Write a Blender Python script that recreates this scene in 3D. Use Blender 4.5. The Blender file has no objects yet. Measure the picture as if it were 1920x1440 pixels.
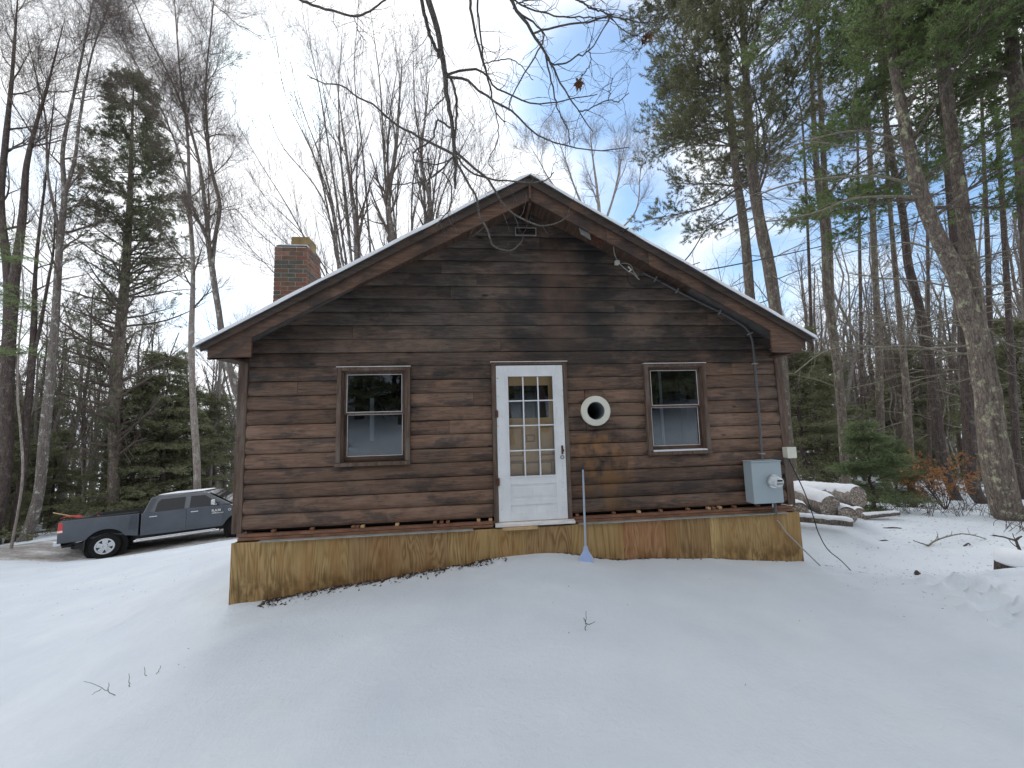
import bpy, bmesh, math, random
import numpy as np
from mathutils import Vector, Matrix
SC = bpy.context.scene
COL = SC.collection
# ------------------------------------------------------------------ camera, sky, sun, exposure
F = 700.0
CP = np.array([0.0, -4.87953658, 1.27753365])
FW = np.array([0.09916094, 0.9904299, 0.09599851])
RT = np.array([0.99493249, -0.09707264, -0.02619626])
UP = np.array([0.01662673, -0.09810968, 0.9950367])
cam_d = bpy.data.cameras.new('camera')
cam_d.sensor_width = 36.0
cam_d.lens = 36.0 * F / 1920.0
cam_d.clip_start = 0.05
cam_d.clip_end = 2000
cam = bpy.data.objects.new('camera', cam_d)
COL.objects.link(cam)
M = Matrix.Identity(4)
for i in range(3):
    M[i][0] = RT[i]; M[i][1] = UP[i]; M[i][2] = -FW[i]; M[i][3] = CP[i]
cam.matrix_world = M
SC.camera = cam
SUN_EL, SUN_AZ = math.radians(42), math.radians(-28)      # behind the ridge, a little to the left, veiled by cloud
w = bpy.data.worlds.new('World'); SC.world = w; w.use_nodes = True
nt = w.node_tree; nt.nodes.clear()
def wn(t, **k):
    n = nt.nodes.new(t)
    for a, b in k.items(): setattr(n, a, b)
    return n
out = wn('ShaderNodeOutputWorld')
sky = wn('ShaderNodeTexSky', sky_type='NISHITA', sun_disc=False, sun_elevation=SUN_EL, sun_rotation=SUN_AZ)
bg1 = wn('ShaderNodeBackground'); bg1.inputs[1].default_value = 0.15  # clear sky between the clouds
tint = wn('ShaderNodeMix', data_type='RGBA', blend_type='MULTIPLY'); tint.inputs[0].default_value = 1.0
tint.inputs[7].default_value = (0.80, 1.04, 1.16, 1); nt.links.new(sky.outputs[0], tint.inputs[6])
nt.links.new(tint.outputs[2], bg1.inputs[0])
bg2 = wn('ShaderNodeBackground'); bg2.inputs[1].default_value = 1.0
tc = wn('ShaderNodeTexCoord')
mp = wn('ShaderNodeMapping'); mp.inputs['Scale'].default_value = (1.0, 1.0, 1.9)
nt.links.new(tc.outputs['Generated'], mp.inputs[0])
n1 = wn('ShaderNodeTexNoise'); n1.inputs['Scale'].default_value = 2.6; n1.inputs['Detail'].default_value = 7; n1.inputs['Roughness'].default_value = 0.52
nt.links.new(mp.outputs[0], n1.inputs[0])
def wmath(op, a, b=None, c=None):
    n = wn('ShaderNodeMath', operation=op)
    for i, v in enumerate((a, b, c)):
        if v is None: continue
        if isinstance(v, (int, float)): n.inputs[i].default_value = v
        else: nt.links.new(v, n.inputs[i])
    return n.outputs[0]
fac = n1.outputs[0]
def pix_dir(px, py):
    d = FW + RT * (px - 960) / F - UP * (py - 720) / F
    return d / np.linalg.norm(d)
hole = None                                               # breaks in the cloud where the blue shows
for px, py, r, s in ((1110, 120, .38, .52), (1175, 380, .30, .52), (1040, 0, .24, .34), (1100, -120, .3, .36), (520, 190, .2, .34), (1780, 430, .55, .34), (110, 360, .42, .26), (1480, 260, .45, .32), (1450, 520, .3, .3), (380, 620, .3, .2)):
    vd = wn('ShaderNodeVectorMath', operation='DISTANCE')
    nt.links.new(tc.outputs['Generated'], vd.inputs[0]); vd.inputs[1].default_value = pix_dir(px, py)
    mr = wn('ShaderNodeMapRange', interpolation_type='SMOOTHSTEP')
    nt.links.new(vd.outputs['Value'], mr.inputs[0])
    for k, v in zip((1, 2, 3, 4), (0.0, r, s, 0.0)): mr.inputs[k].default_value = v
    hole = mr.outputs[0] if hole is None else wmath('MAXIMUM', hole, mr.outputs[0])
cover = wmath('SUBTRACT', fac, hole)
cr = wn('ShaderNodeMapRange', interpolation_type='SMOOTHSTEP')
nt.links.new(cover, cr.inputs[0])
for k, v in zip((1, 2, 3, 4), (0.02, 0.36, 0.08, 1.0)): cr.inputs[k].default_value = v
n2 = wn('ShaderNodeTexNoise'); n2.inputs['Scale'].default_value = 4.0; n2.inputs['Detail'].default_value = 5
nt.links.new(mp.outputs[0], n2.inputs[0])
ramp = wn('ShaderNodeValToRGB')
ramp.color_ramp.elements[0].position = 0.30; ramp.color_ramp.elements[0].color = (0.84, 0.88, 0.95, 1)
ramp.color_ramp.elements[1].position = 0.58; ramp.color_ramp.elements[1].color = (1.02, 1.04, 1.07, 1)
nt.links.new(n2.outputs[0], ramp.inputs[0])
nt.links.new(ramp.outputs[0], bg2.inputs[0])
mx = wn('ShaderNodeMixShader')
nt.links.new(cr.outputs[0], mx.inputs[0]); nt.links.new(bg1.outputs[0], mx.inputs[1]); nt.links.new(bg2.outputs[0], mx.inputs[2])
nt.links.new(mx.outputs[0], out.inputs[0])
sd = bpy.data.lights.new('sun', 'SUN'); sd.energy = 0.6; sd.angle = math.radians(25); sd.color = (1.0, 0.96, 0.9)
so = bpy.data.objects.new('sun', sd); COL.objects.link(so)
sun_dir = Vector((math.sin(SUN_AZ) * math.cos(SUN_EL), math.cos(SUN_AZ) * math.cos(SUN_EL), math.sin(SUN_EL)))
so.rotation_euler = (-sun_dir).to_track_quat('-Z', 'Y').to_euler(); so.location = (-10, 20, 30)
SC.view_settings.view_transform = 'Standard'; SC.view_settings.look = 'None'
SC.view_settings.exposure = 0.42; SC.view_settings.gamma = 1.0; SC.view_settings.use_curve_mapping = False

# ------------------------------------------------------------------ helpers
def ray(px, py): return FW + RT * (px - 960) / F - UP * (py - 720) / F
def W(px, py, d): return CP + ray(px, py) * d             # a place at a distance along the view axis, for laying out
def ony(px, py, y):
    r = ray(px, py); return CP + r * (y - CP[1]) / r[1]
def tag(o, label=None, cat=None, group=None, kind=None):
    if label: o['label'] = label
    if cat: o['category'] = cat
    if group: o['group'] = group
    if kind: o['kind'] = kind
    return o
def thing(name, label, cat, loc=(0, 0, 0), group=None, rot=None):
    o = bpy.data.objects.new(name, None); COL.objects.link(o)
    o.location = loc; o.empty_display_size = 0.2
    if rot: o.rotation_euler = rot
    return tag(o, label, cat, group)
def mesh_np(name, V, Q=None, T=None, smooth=True):
    me = bpy.data.meshes.new(name)
    nq = 0 if Q is None else len(Q); ntr = 0 if T is None else len(T)
    V = np.asarray(V, dtype=np.float32)
    me.vertices.add(len(V)); me.vertices.foreach_set('co', V.ravel())
    me.loops.add(nq * 4 + ntr * 3); me.polygons.add(nq + ntr)
    li = []; ls = []
    if nq: li.append(np.asarray(Q).ravel()); ls.append(np.arange(nq) * 4)
    if ntr: li.append(np.asarray(T).ravel()); ls.append(nq * 4 + np.arange(ntr) * 3)
    me.loops.foreach_set('vertex_index', np.concatenate(li).astype(np.int32))
    me.polygons.foreach_set('loop_start', np.concatenate(ls).astype(np.int32))
    me.update(calc_edges=True)
    me.polygons.foreach_set('use_smooth', np.full(nq + ntr, smooth))
    return me
def link(name, me, mat, parent=None, loc=(0, 0, 0)):
    o = bpy.data.objects.new(name, me); COL.objects.link(o)
    if mat is not None and len(me.materials) == 0: me.materials.append(mat)
    o.parent = parent; o.location = loc
    return o
class MB:                                                  # collects boxes, prisms and tubes into one mesh
    def __init__(s): s.V = []; s.Fc = []; s.n = 0
    def add(s, V, Fc):
        s.V += [tuple(v) for v in V]; s.Fc += [tuple(i + s.n for i in f) for f in Fc]; s.n += len(V); return s
    def box(s, x0, x1, y0, y1, z0, z1):
        V = [(x0, y0, z0), (x1, y0, z0), (x1, y1, z0), (x0, y1, z0), (x0, y0, z1), (x1, y0, z1), (x1, y1, z1), (x0, y1, z1)]
        return s.add(V, [(0, 3, 2, 1), (4, 5, 6, 7), (0, 1, 5, 4), (1, 2, 6, 5), (2, 3, 7, 6), (3, 0, 4, 7)])
    def prism_y(s, poly, y0, y1):                          # polygon in x,z
        n = len(poly)
        V = [(x, y0, z) for x, z in poly] + [(x, y1, z) for x, z in poly]
        return s.add(V, [tuple(range(n)), tuple(range(2 * n - 1, n - 1, -1))] + [((i + 1) % n, i, n + i, n + (i + 1) % n) for i in range(n)])
    def tube(s, pts, rad, k=8, cap=True):
        P = np.array([pts], float); R = np.array([rad if hasattr(rad, '__len__') else [rad] * len(pts)], float)
        V, Q = tubes(P, R, k)
        f = [tuple(q) for q in Q]
        if cap: f += [tuple(range(k - 1, -1, -1)), tuple(range(len(V) - k, len(V)))]
        return s.add(V, f)
    def ring(s, c, axis, ro, ri, t, k=32):                 # flat ring with thickness along axis
        c = np.array(c, float); a = np.array(axis, float); a /= np.linalg.norm(a)
        u = np.cross(a, (0, 0, 1) if abs(a[2]) < .9 else (1, 0, 0)); u /= np.linalg.norm(u); v = np.cross(a, u)
        V = []
        for off, r in ((0, ro), (t, ro), (t, ri), (0, ri)):
            for i in range(k):
                th = 2 * math.pi * i / k; V.append(c + a * off + (u * math.cos(th) + v * math.sin(th)) * r)
        Fc = []
        for j in range(4):
            for i in range(k):
                Fc.append((j * k + i, j * k + (i + 1) % k, ((j + 1) % 4) * k + (i + 1) % k, ((j + 1) % 4) * k + i))
        return s.add(V, Fc)
    def build(s, name, mat, parent=None, bevel=0, smooth=False, org=(0, 0, 0), seg=2):
        bm = bmesh.new()
        vs = [bm.verts.new((v[0] - org[0], v[1] - org[1], v[2] - org[2])) for v in s.V]
        for f in s.Fc:
            try: bm.faces.new([vs[i] for i in f])
            except ValueError: pass
        bmesh.ops.recalc_face_normals(bm, faces=bm.faces)
        if bevel: bmesh.ops.bevel(bm, geom=[e for e in bm.edges if e.calc_face_angle(0) > .5], offset=bevel, segments=seg, affect='EDGES', profile=.6)
        me = bpy.data.meshes.new(name); bm.to_mesh(me); bm.free()
        if smooth:
            me.polygons.foreach_set('use_smooth', [True] * len(me.polygons))
            me.set_sharp_from_angle(angle=math.radians(40))
        return link(name, me, mat, parent, org if parent is None else (0, 0, 0))
def nrm(v): return v / np.maximum(np.linalg.norm(v, axis=-1, keepdims=True), 1e-9)
def tubes(P, R, k):
    N, m, _ = P.shape
    T = np.empty_like(P); T[:, 1:-1] = P[:, 2:] - P[:, :-2]; T[:, 0] = P[:, 1] - P[:, 0]; T[:, -1] = P[:, -1] - P[:, -2]
    T = nrm(T)
    ref = nrm(P[:, -1] - P[:, 0]); alt = np.where(np.abs(ref[:, 2:3]) > .8, np.array([[1., .13, 0]]), np.array([[0, .1, 1.]]))
    a = nrm(np.cross(T, alt[:, None, :])); b = np.cross(T, a)
    th = np.arange(k) * 2 * math.pi / k
    V = P[:, :, None, :] + R[:, :, None, None] * (np.cos(th)[None, None, :, None] * a[:, :, None, :] + np.sin(th)[None, None, :, None] * b[:, :, None, :])
    idx = np.arange(N * m * k).reshape(N, m, k)
    q = np.stack([idx[:, :-1], np.roll(idx, -1, 2)[:, :-1], np.roll(idx, -1, 2)[:, 1:], idx[:, 1:]], -1)
    return V.reshape(-1, 3), q.reshape(-1, 4)
def join(parts):
    V = []; Q = []; T = []; n = 0
    for p in parts:
        v, q = p[0], p[1]; V.append(v)
        if q.shape[1] == 4: Q.append(q + n)
        else: T.append(q + n)
        n += len(v)
    return np.concatenate(V), (np.concatenate(Q) if Q else None), (np.concatenate(T) if T else None)
def resample(P, R, m):
    """Catmull-Rom through the given points"""
    P = np.array(P, float); R = np.array(R, float); n = len(P)
    s = np.linspace(0, n - 1, m); i = np.minimum(s.astype(int), n - 2); t = (s - i)[:, None]
    g = lambda A, j: A[np.clip(j, 0, n - 1)]
    p0, p1, p2, p3 = g(P, i - 1), g(P, i), g(P, i + 1), g(P, i + 2)
    out = .5 * ((2 * p1) + (p2 - p0) * t + (2 * p0 - 5 * p1 + 4 * p2 - p3) * t ** 2 + (3 * p1 - p0 - 3 * p2 + p3) * t ** 3)
    return out, np.interp(s, np.arange(n), R)
def grow(rng, P, R, n, t0, t1, ang, L, m=4, trop=(0, 0, 0), wig=.15, rr=.6, rend=.3, flat=False, rmax=9, rabs=None, lf=None):
    """children of every polyline in P: n each, between fractions t0..t1 of it"""
    N, k, _ = P.shape
    t = t0 + (t1 - t0) * (np.arange(n)[None, :] + rng.random((N, n))) / n
    s = t * (k - 1); i = np.minimum(s.astype(int), k - 2); f = (s - i)[..., None]
    ar = np.arange(N)[:, None]
    A = P[ar, i]; B = P[ar, i + 1]; pos = A + (B - A) * f
    tan = nrm(B - A); r0 = (R[ar, i] * (1 - f[..., 0]) + R[ar, i + 1] * f[..., 0])
    pos = pos.reshape(-1, 3); tan = tan.reshape(-1, 3); r0 = r0.reshape(-1); tt = t.reshape(-1)
    K = len(pos)
    if flat:
        side = nrm(np.cross(tan, np.array([[0, 0, 1.]]))); sg = np.where(np.arange(K) % 2 == 0, 1., -1.)[:, None]
        perp = nrm(side * sg + rng.normal(0, .12, (K, 3)))
    else:
        perp = rng.normal(0, 1, (K, 3)); perp = nrm(perp - (perp * tan).sum(1, keepdims=True) * tan)
    a = rng.normal(ang[0], ang[1], K)[:, None]
    d = nrm(tan * np.cos(a) + perp * np.sin(a))
    ln = L * (rng.uniform(.65, 1.25, K)) * (1 if lf is None else lf(tt))
    st = (ln / (m - 1))[:, None]
    O = np.empty((K, m, 3)); O[:, 0] = pos; tr = np.array(trop, float)[None, :]
    for j in range(1, m):
        d = nrm(d + tr / (m - 1) + rng.normal(0, wig, (K, 3)))
        O[:, j] = O[:, j - 1] + d * st
    r = np.minimum(r0 * rr, rmax) if rabs is None else np.full(K, rabs)
    RR = r[:, None] * np.linspace(1, rend, m)[None, :]
    return O, RR
def needles(rng, P, per, ln, wd, spread=.8, jit=.03, droop=0., t0=.1):
    """thin leaf blades along every polyline"""
    N, k, _ = P.shape
    t = t0 + (1 - t0) * rng.random((N, per)); s = t * (k - 1); i = np.minimum(s.astype(int), k - 2); f = (s - i)[..., None]
    ar = np.arange(N)[:, None]; A = P[ar, i]; B = P[ar, i + 1]
    pos = (A + (B - A) * f).reshape(-1, 3); tan = nrm((B - A).reshape(-1, 3)); K = len(pos)
    pos = pos + rng.normal(0, jit, (K, 3))
    d = nrm(tan + rng.normal(0, spread, (K, 3)) + np.array([[0, 0, -droop]]))
    sd = nrm(np.cross(d, rng.normal(0, 1, (K, 3))))
    l = ln * rng.uniform(.6, 1.3, (K, 1)); wdt = wd * rng.uniform(.6, 1.3, (K, 1))
    V = np.stack([pos - sd * wdt * .5, pos + sd * wdt * .5, pos + d * l], 1).reshape(-1, 3)
    return V, np.arange(K * 3).reshape(-1, 3)

# ------------------------------------------------------------------ materials
def mat(name, build):
    m = bpy.data.materials.new(name); m.use_nodes = True
    t = m.node_tree; b = t.nodes['Principled BSDF']
    class H:
        tree = t; bsdf = b
        def n(s, typ, **k):
            x = t.nodes.new(typ)
            for a, v in k.items(): setattr(x, a, v)
            return x
        def l(s, a, c): t.links.new(a, c)
        def coord(s, scale=(1, 1, 1), which='Object', rnd=False):
            tc = s.n('ShaderNodeTexCoord'); mp = s.n('ShaderNodeMapping'); mp.inputs['Scale'].default_value = scale
            s.l(tc.outputs[which], mp.inputs[0])
            if rnd:
                oi = s.n('ShaderNodeObjectInfo'); mu = s.n('ShaderNodeVectorMath', operation='SCALE'); mu.inputs[0].default_value = (37, 23, 51)
                s.l(oi.outputs['Random'], mu.inputs['Scale']); s.l(mu.outputs[0], mp.inputs['Location'])
            return mp.outputs[0]
        def noise(s, vec, scale, detail=4, rough=.55, dist=0):
            x = s.n('ShaderNodeTexNoise'); s.l(vec, x.inputs[0]); x.inputs['Scale'].default_value = scale
            x.inputs['Detail'].default_value = detail; x.inputs['Roughness'].default_value = rough; x.inputs['Distortion'].default_value = dist
            return x.outputs[0]
        def ramp(s, f, stops):
            r = s.n('ShaderNodeValToRGB'); e = r.color_ramp.elements
            while len(e) < len(stops): e.new(.5)
            for q, (p, c) in zip(e, stops): q.position = p; q.color = (c + (1,)) if isinstance(c, tuple) else (c, c, c, 1)
            s.l(f, r.inputs[0]); return r.outputs[0]
        def mix(s, f, a, c, mode='MIX'):
            x = s.n('ShaderNodeMix', data_type='RGBA', blend_type=mode)
            for i, v in ((0, f), (6, a), (7, c)):
                if isinstance(v, (int, float)): x.inputs[i].default_value = v
                elif isinstance(v, tuple): x.inputs[i].default_value = v + (1,)
                else: s.l(v, x.inputs[i])
            return x.outputs[2]
        def math(s, op, a, c=None, cl=False):
            x = s.n('ShaderNodeMath', operation=op, use_clamp=cl)
            for i, v in enumerate((a, c)):
                if v is None: continue
                if isinstance(v, (int, float)): x.inputs[i].default_value = v
                else: s.l(v, x.inputs[i])
            return x.outputs[0]
        def rng(s, f, a, c, lo=0., hi=1.):
            x = s.n('ShaderNodeMapRange', interpolation_type='SMOOTHSTEP'); s.l(f, x.inputs[0])
            for i, v in zip((1, 2, 3, 4), (a, c, lo, hi)): x.inputs[i].default_value = v
            return x.outputs[0]
        def sep(s, v):
            x = s.n('ShaderNodeSeparateXYZ'); s.l(v, x.inputs[0]); return x.outputs
        def bump(s, h, strength=.3, dist=.01):
            x = s.n('ShaderNodeBump'); x.inputs['Strength'].default_value = strength; x.inputs['Distance'].default_value = dist
            s.l(h, x.inputs['Height']); s.l(x.outputs[0], b.inputs['Normal'])
        def col(s, c):
            if isinstance(c, tuple): b.inputs['Base Color'].default_value = c + (1,)
            else: s.l(c, b.inputs['Base Color'])
        def set(s, rough=None, metal=None, spec=None, coat=None):
            if rough is not None: b.inputs['Roughness'].default_value = rough
            if metal is not None: b.inputs['Metallic'].default_value = metal
            if spec is not None: b.inputs['Specular IOR Level'].default_value = spec
            if coat is not None: b.inputs['Coat Weight'].default_value = coat
    build(H()); return m
def simple(name, c, rough=.6, metal=0., var=.12, sc=9., spec=None, coat=None, bump=0.):
    def f(h):
        v = h.coord(rnd=True); n = h.noise(v, sc, 5)
        lo = tuple(x * (1 - var) for x in c); hi = tuple(min(1, x * (1 + var)) for x in c)
        h.col(h.ramp(n, [(.3, lo), (.7, hi)])); h.set(rough, metal, spec, coat)
        if bump: h.bump(h.noise(v, sc * 4, 4), bump, .01)
    return mat(name, f)
def m_siding(h):
    g = h.coord((1.1, 14, 14), rnd=True); n = h.noise(g, 3.2, 8, .62, .6)
    fine = h.noise(h.coord((2.5, 60, 60), rnd=True), 3, 4, .6)
    big = h.noise(h.coord((.8, 1, 1.7)), 1.35, 5, .6)
    oi = h.n('ShaderNodeObjectInfo').outputs['Random']
    brown = h.ramp(n, [(.28, (.070, .034, .020)), (.5, (.155, .077, .042)), (.72, (.245, .132, .075))])
    grey = h.ramp(n, [(.28, (.040, .032, .027)), (.52, (.082, .065, .054)), (.75, (.135, .108, .090))])
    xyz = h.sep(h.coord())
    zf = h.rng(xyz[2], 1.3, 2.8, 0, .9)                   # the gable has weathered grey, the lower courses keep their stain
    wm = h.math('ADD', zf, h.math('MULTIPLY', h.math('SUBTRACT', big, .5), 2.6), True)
    c = h.mix(wm, brown, grey)
    blot = h.noise(h.coord((1.0, 1, 3.2), rnd=True), 1.7, 5, .62)
    c = h.mix(h.rng(blot, .50, .62, 0, .72), c, (.024, .021, .020))
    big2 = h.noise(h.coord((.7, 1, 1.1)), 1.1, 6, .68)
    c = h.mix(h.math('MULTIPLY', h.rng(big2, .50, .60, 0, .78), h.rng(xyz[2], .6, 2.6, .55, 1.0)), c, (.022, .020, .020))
    c = h.mix(h.rng(big2, .46, .37, 0, .5), c, (.24, .14, .09))      # black mildew patches along the grain
    c = h.mix(h.rng(fine, .35, .75, 0, .35), c, (.20, .145, .11))
    vv = h.coord((1, .01, .5)); band = h.noise(vv, 2.4, 4, .6)
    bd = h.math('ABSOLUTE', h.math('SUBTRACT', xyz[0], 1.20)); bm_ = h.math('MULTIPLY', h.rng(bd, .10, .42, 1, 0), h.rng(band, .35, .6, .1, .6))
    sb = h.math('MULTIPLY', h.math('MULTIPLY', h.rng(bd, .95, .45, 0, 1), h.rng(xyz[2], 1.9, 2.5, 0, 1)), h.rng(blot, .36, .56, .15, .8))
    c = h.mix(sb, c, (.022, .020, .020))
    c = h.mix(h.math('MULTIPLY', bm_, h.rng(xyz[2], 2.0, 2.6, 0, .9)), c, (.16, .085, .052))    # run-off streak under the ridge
    # rust and creosote that ran down from the stovepipe thimble
    dx = h.rng(h.math('ABSOLUTE', h.math('SUBTRACT', xyz[0], 1.66)), .14, .52, 1, 0)
    sn = h.noise(h.coord((3, 1, 2.2)), 1.6, 5, .6)
    dz = h.math('MULTIPLY', h.rng(xyz[2], .25, .5, .55, 1), h.rng(xyz[2], .98, 1.12, 1, 0))
    st = h.math('MULTIPLY', dx, dz)
    c = h.mix(h.math('MULTIPLY', st, h.rng(sn, .38, .62, 0, .85)), c, (.22, .095, .015))
    dk = h.math('MULTIPLY', dx, h.math('MULTIPLY', h.rng(xyz[2], .35, .55, 0, 1), h.rng(xyz[2], 1.18, 1.28, 1, 0)))
    c = h.mix(h.math('MULTIPLY', dk, h.rng(sn, .30, .60, .75, 0)), c, (.014, .014, .014))
    hs = h.n('ShaderNodeHueSaturation'); h.l(c, hs.inputs['Color'])
    h.l(h.math('ADD', .78, h.math('MULTIPLY', oi, .5)), hs.inputs['Value']); hs.inputs['Saturation'].default_value = .86
    kv = h.n('ShaderNodeTexVoronoi'); h.l(h.coord((1.6, 1, 4.4), rnd=True), kv.inputs[0]); kv.inputs['Scale'].default_value = 1.0
    knot = h.rng(kv.outputs['Distance'], .035, .10, .85, 0)
    c2 = h.mix(knot, hs.outputs[0], (.020, .013, .010))
    h.col(c2); h.l(h.rng(n, .3, .7, .72, .5), h.bsdf.inputs['Roughness']); h.set(spec=.3)
    h.bump(h.math('ADD', n, h.math('MULTIPLY', fine, .5)), .55, .006)
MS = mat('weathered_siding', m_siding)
def m_trim(h):
    g = h.coord((1.2, 12, 12), rnd=True); n = h.noise(g, 3, 7, .6, .4); b = h.noise(h.coord((.9, 1, 1), rnd=True), 1.8, 5, .6)
    c = h.ramp(n, [(.25, (.060, .034, .024)), (.5, (.125, .070, .047)), (.75, (.20, .125, .088))])
    c = h.mix(h.rng(b, .42, .62, 0, .8), c, (.034, .029, .027))
    h.col(c); h.set(.62, spec=.3); h.bump(n, .4, .005)
MT = mat('stained_trim', m_trim)
def m_capm(h):
    n = h.noise(h.coord((1.2, 12, 12), rnd=True), 3, 7, .6, .4); b = h.noise(h.coord((1.1, 1, 1), rnd=True), 1.5, 5, .6)
    c = h.ramp(n, [(.25, (.030, .024, .021)), (.75, (.095, .070, .058))]); c = h.mix(h.rng(b, .5, .65, 0, .8), c, (.15, .085, .055))
    h.col(c); h.set(.7, spec=.25); h.bump(n, .4, .005)
MCAP = mat('blackened_trim', m_capm)
def m_trimv(h):
    n = h.noise(h.coord((12, 12, 1.2), rnd=True), 3, 7, .6, .4); b = h.noise(h.coord((1, 1, .6), rnd=True), 2.5, 5, .6)
    c = h.ramp(n, [(.25, (.05, .032, .025)), (.5, (.115, .075, .056)), (.75, (.20, .145, .115))])
    c = h.mix(h.rng(b, .5, .66, 0, .6), c, (.17, .145, .125))
    h.col(c); h.set(.68, spec=.3); h.bump(n, .4, .005)
MTV = mat('upright_trim', m_trimv)
def m_soffit(h):
    n = h.noise(h.coord((10, 1, 10), rnd=True), 3, 6); c = h.ramp(n, [(.3, (.055, .035, .026)), (.7, (.13, .082, .06))])
    h.col(c); h.set(.7, spec=.25); h.bump(n, .3, .004)
MSO = mat('soffit_wood', m_soffit)
def ply(name, lo, mid, hi, st=(.30, .13, .04), amt=.35):
    def f(h):
        v = h.coord((1.0, 1.0, .13), rnd=True); n = h.noise(v, 2.6, 4, .5, .5)
        s = h.math('SINE', h.math('MULTIPLY', n, 130.0)); s = h.math('ADD', h.math('MULTIPLY', s, .5), .5)
        f2 = h.noise(h.coord((40, 40, 1.5), rnd=True), 2, 4)
        fade = h.rng(h.noise(h.coord((2.2, 1, .8), rnd=True), 2.2, 3), .35, .62, .12, .42)
        k = h.math('ADD', h.math('MULTIPLY', h.math('SUBTRACT', s, .5), fade), h.math('ADD', .12, h.math('MULTIPLY', f2, .75)))
        c = h.ramp(k, [(.2, lo), (.5, mid), (.85, hi)])
        c = h.mix(h.rng(h.noise(h.coord((2.4, 1, .5), rnd=True), 1.8, 4), .47, .66, 0, amt), c, st)
        z = h.sep(h.coord())[2]
        c = h.mix(h.math('MULTIPLY', h.rng(z, -.62, -.30, .7, 0), h.rng(h.noise(h.coord((3, 1, 2)), 3, 4), .35, .6)), c, (.10, .055, .018))
        h.col(c); h.set(.7, spec=.25); h.bump(k, .3, .002)
    return mat(name, f)
MPL = [ply('plywood_yellow', (0.218, 0.134, 0.054), (0.371, 0.243, 0.102), (0.486, 0.346, 0.166)),
       ply('plywood_brown', (0.179, 0.105, 0.046), (0.307, 0.192, 0.087), (0.41, 0.275, 0.141)),
       ply('plywood_red', (.22, .105, .05), (.36, .19, .09), (.46, .29, .15), (.27, .09, .035), .5),
       ply('plywood_gold', (.32, .21, .085), (.48, .33, .145), (.58, .43, .21))]
def m_white(h):
    v = h.coord(); n = h.noise(v, 4, 6, .6); ch = h.noise(h.coord((1, 1, 1)), 22, 5, .7)
    c = h.ramp(n, [(.35, (.70, .72, .74)), (.7, (.80, .82, .84))])
    pn = h.noise(h.coord((6, 6, .8)), 5, 4, .6)
    c = h.mix(h.rng(pn, .55, .75, 0, .35), c, (.50, .50, .48))
    x = h.sep(h.coord())
    edge = h.math('MULTIPLY', h.rng(h.math('ABSOLUTE', h.math('SUBTRACT', x[0], .72)), .34, .44, 0, 1), h.rng(ch, .60, .68, 0, .9))
    c = h.mix(edge, c, (.22, .17, .13))
    h.col(c); h.set(.42, spec=.4); h.bump(pn, .12, .002)
MW = mat('old_white_paint', m_white)
M_TAN = simple('tan_paint', (.88, .61, .33), .5, var=.12, sc=3)
M_TAN2 = simple('tan_trim_paint', (.52, .35, .19), .5)
def m_glass(name, tint=(.9, .93, .95), refl=.14):
    def f(h):
        o = h.tree.nodes['Material Output']; g = h.n('ShaderNodeBsdfGlossy'); g.inputs['Roughness'].default_value = .015; g.inputs['Color'].default_value = (.9, .93, .97, 1)
        t = h.n('ShaderNodeBsdfTransparent'); t.inputs[0].default_value = tint + (1,)
        m = h.n('ShaderNodeMixShader'); fr = h.n('ShaderNodeFresnel'); fr.inputs[0].default_value = 1.5
        h.l(h.math('ADD', h.math('MULTIPLY', fr.outputs[0], 1.0), refl, True), m.inputs[0]); h.l(t.outputs[0], m.inputs[1]); h.l(g.outputs[0], m.inputs[2])
        h.l(m.outputs[0], o.inputs[0])
        bp = h.n('ShaderNodeBump'); bp.inputs['Strength'].default_value = .04; bp.inputs['Distance'].default_value = .01
        h.l(h.noise(h.coord(), 2.0, 2), bp.inputs['Height']); h.l(bp.outputs[0], g.inputs['Normal'])
    return mat(name, f)
MG = m_glass('window_glass', (.72, .76, .80), .07); MGD = m_glass('door_glass', (.97, .97, .96), .0)
M_ROOM = simple('dim_room', (.055, .05, .045), .9)
def m_snow(h):
    v = h.coord(); n = h.noise(v, .9, 6, .6); f = h.noise(v, 28, 5, .65); g = h.noise(v, 260, 3, .6)
    c = h.ramp(n, [(.3, (.60, .66, .735)), (.7, (.70, .755, .81))])
    h.col(c); h.set(.75, spec=.25); h.bsdf.inputs['Sheen Weight'].default_value = .05
    h.bump(h.math('ADD', h.math('MULTIPLY', n, 2.6), h.math('ADD', h.math('MULTIPLY', f, .55), h.math('MULTIPLY', g, .16))), .45, .05)
MSN = mat('snow', m_snow)
MSN2 = simple('settled_snow', (.74, .77, .82), .8, var=.04, sc=6, bump=.3)
def m_road(h):
    v = h.coord((.35, 1, 1)); n = h.noise(v, 2.2, 7, .65); f = h.noise(h.coord(), 12, 6, .7)
    k = h.math('ADD', h.math('MULTIPLY', n, .65), h.math('MULTIPLY', f, .35))
    h.col(h.ramp(k, [(.36, (.16, .14, .125)), (.5, (.36, .34, .325)), (.64, (.68, .70, .72))])); h.set(.6)
    h.bump(f, .7, .03)
MRD = mat('packed_dirty_snow', m_road)
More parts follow.
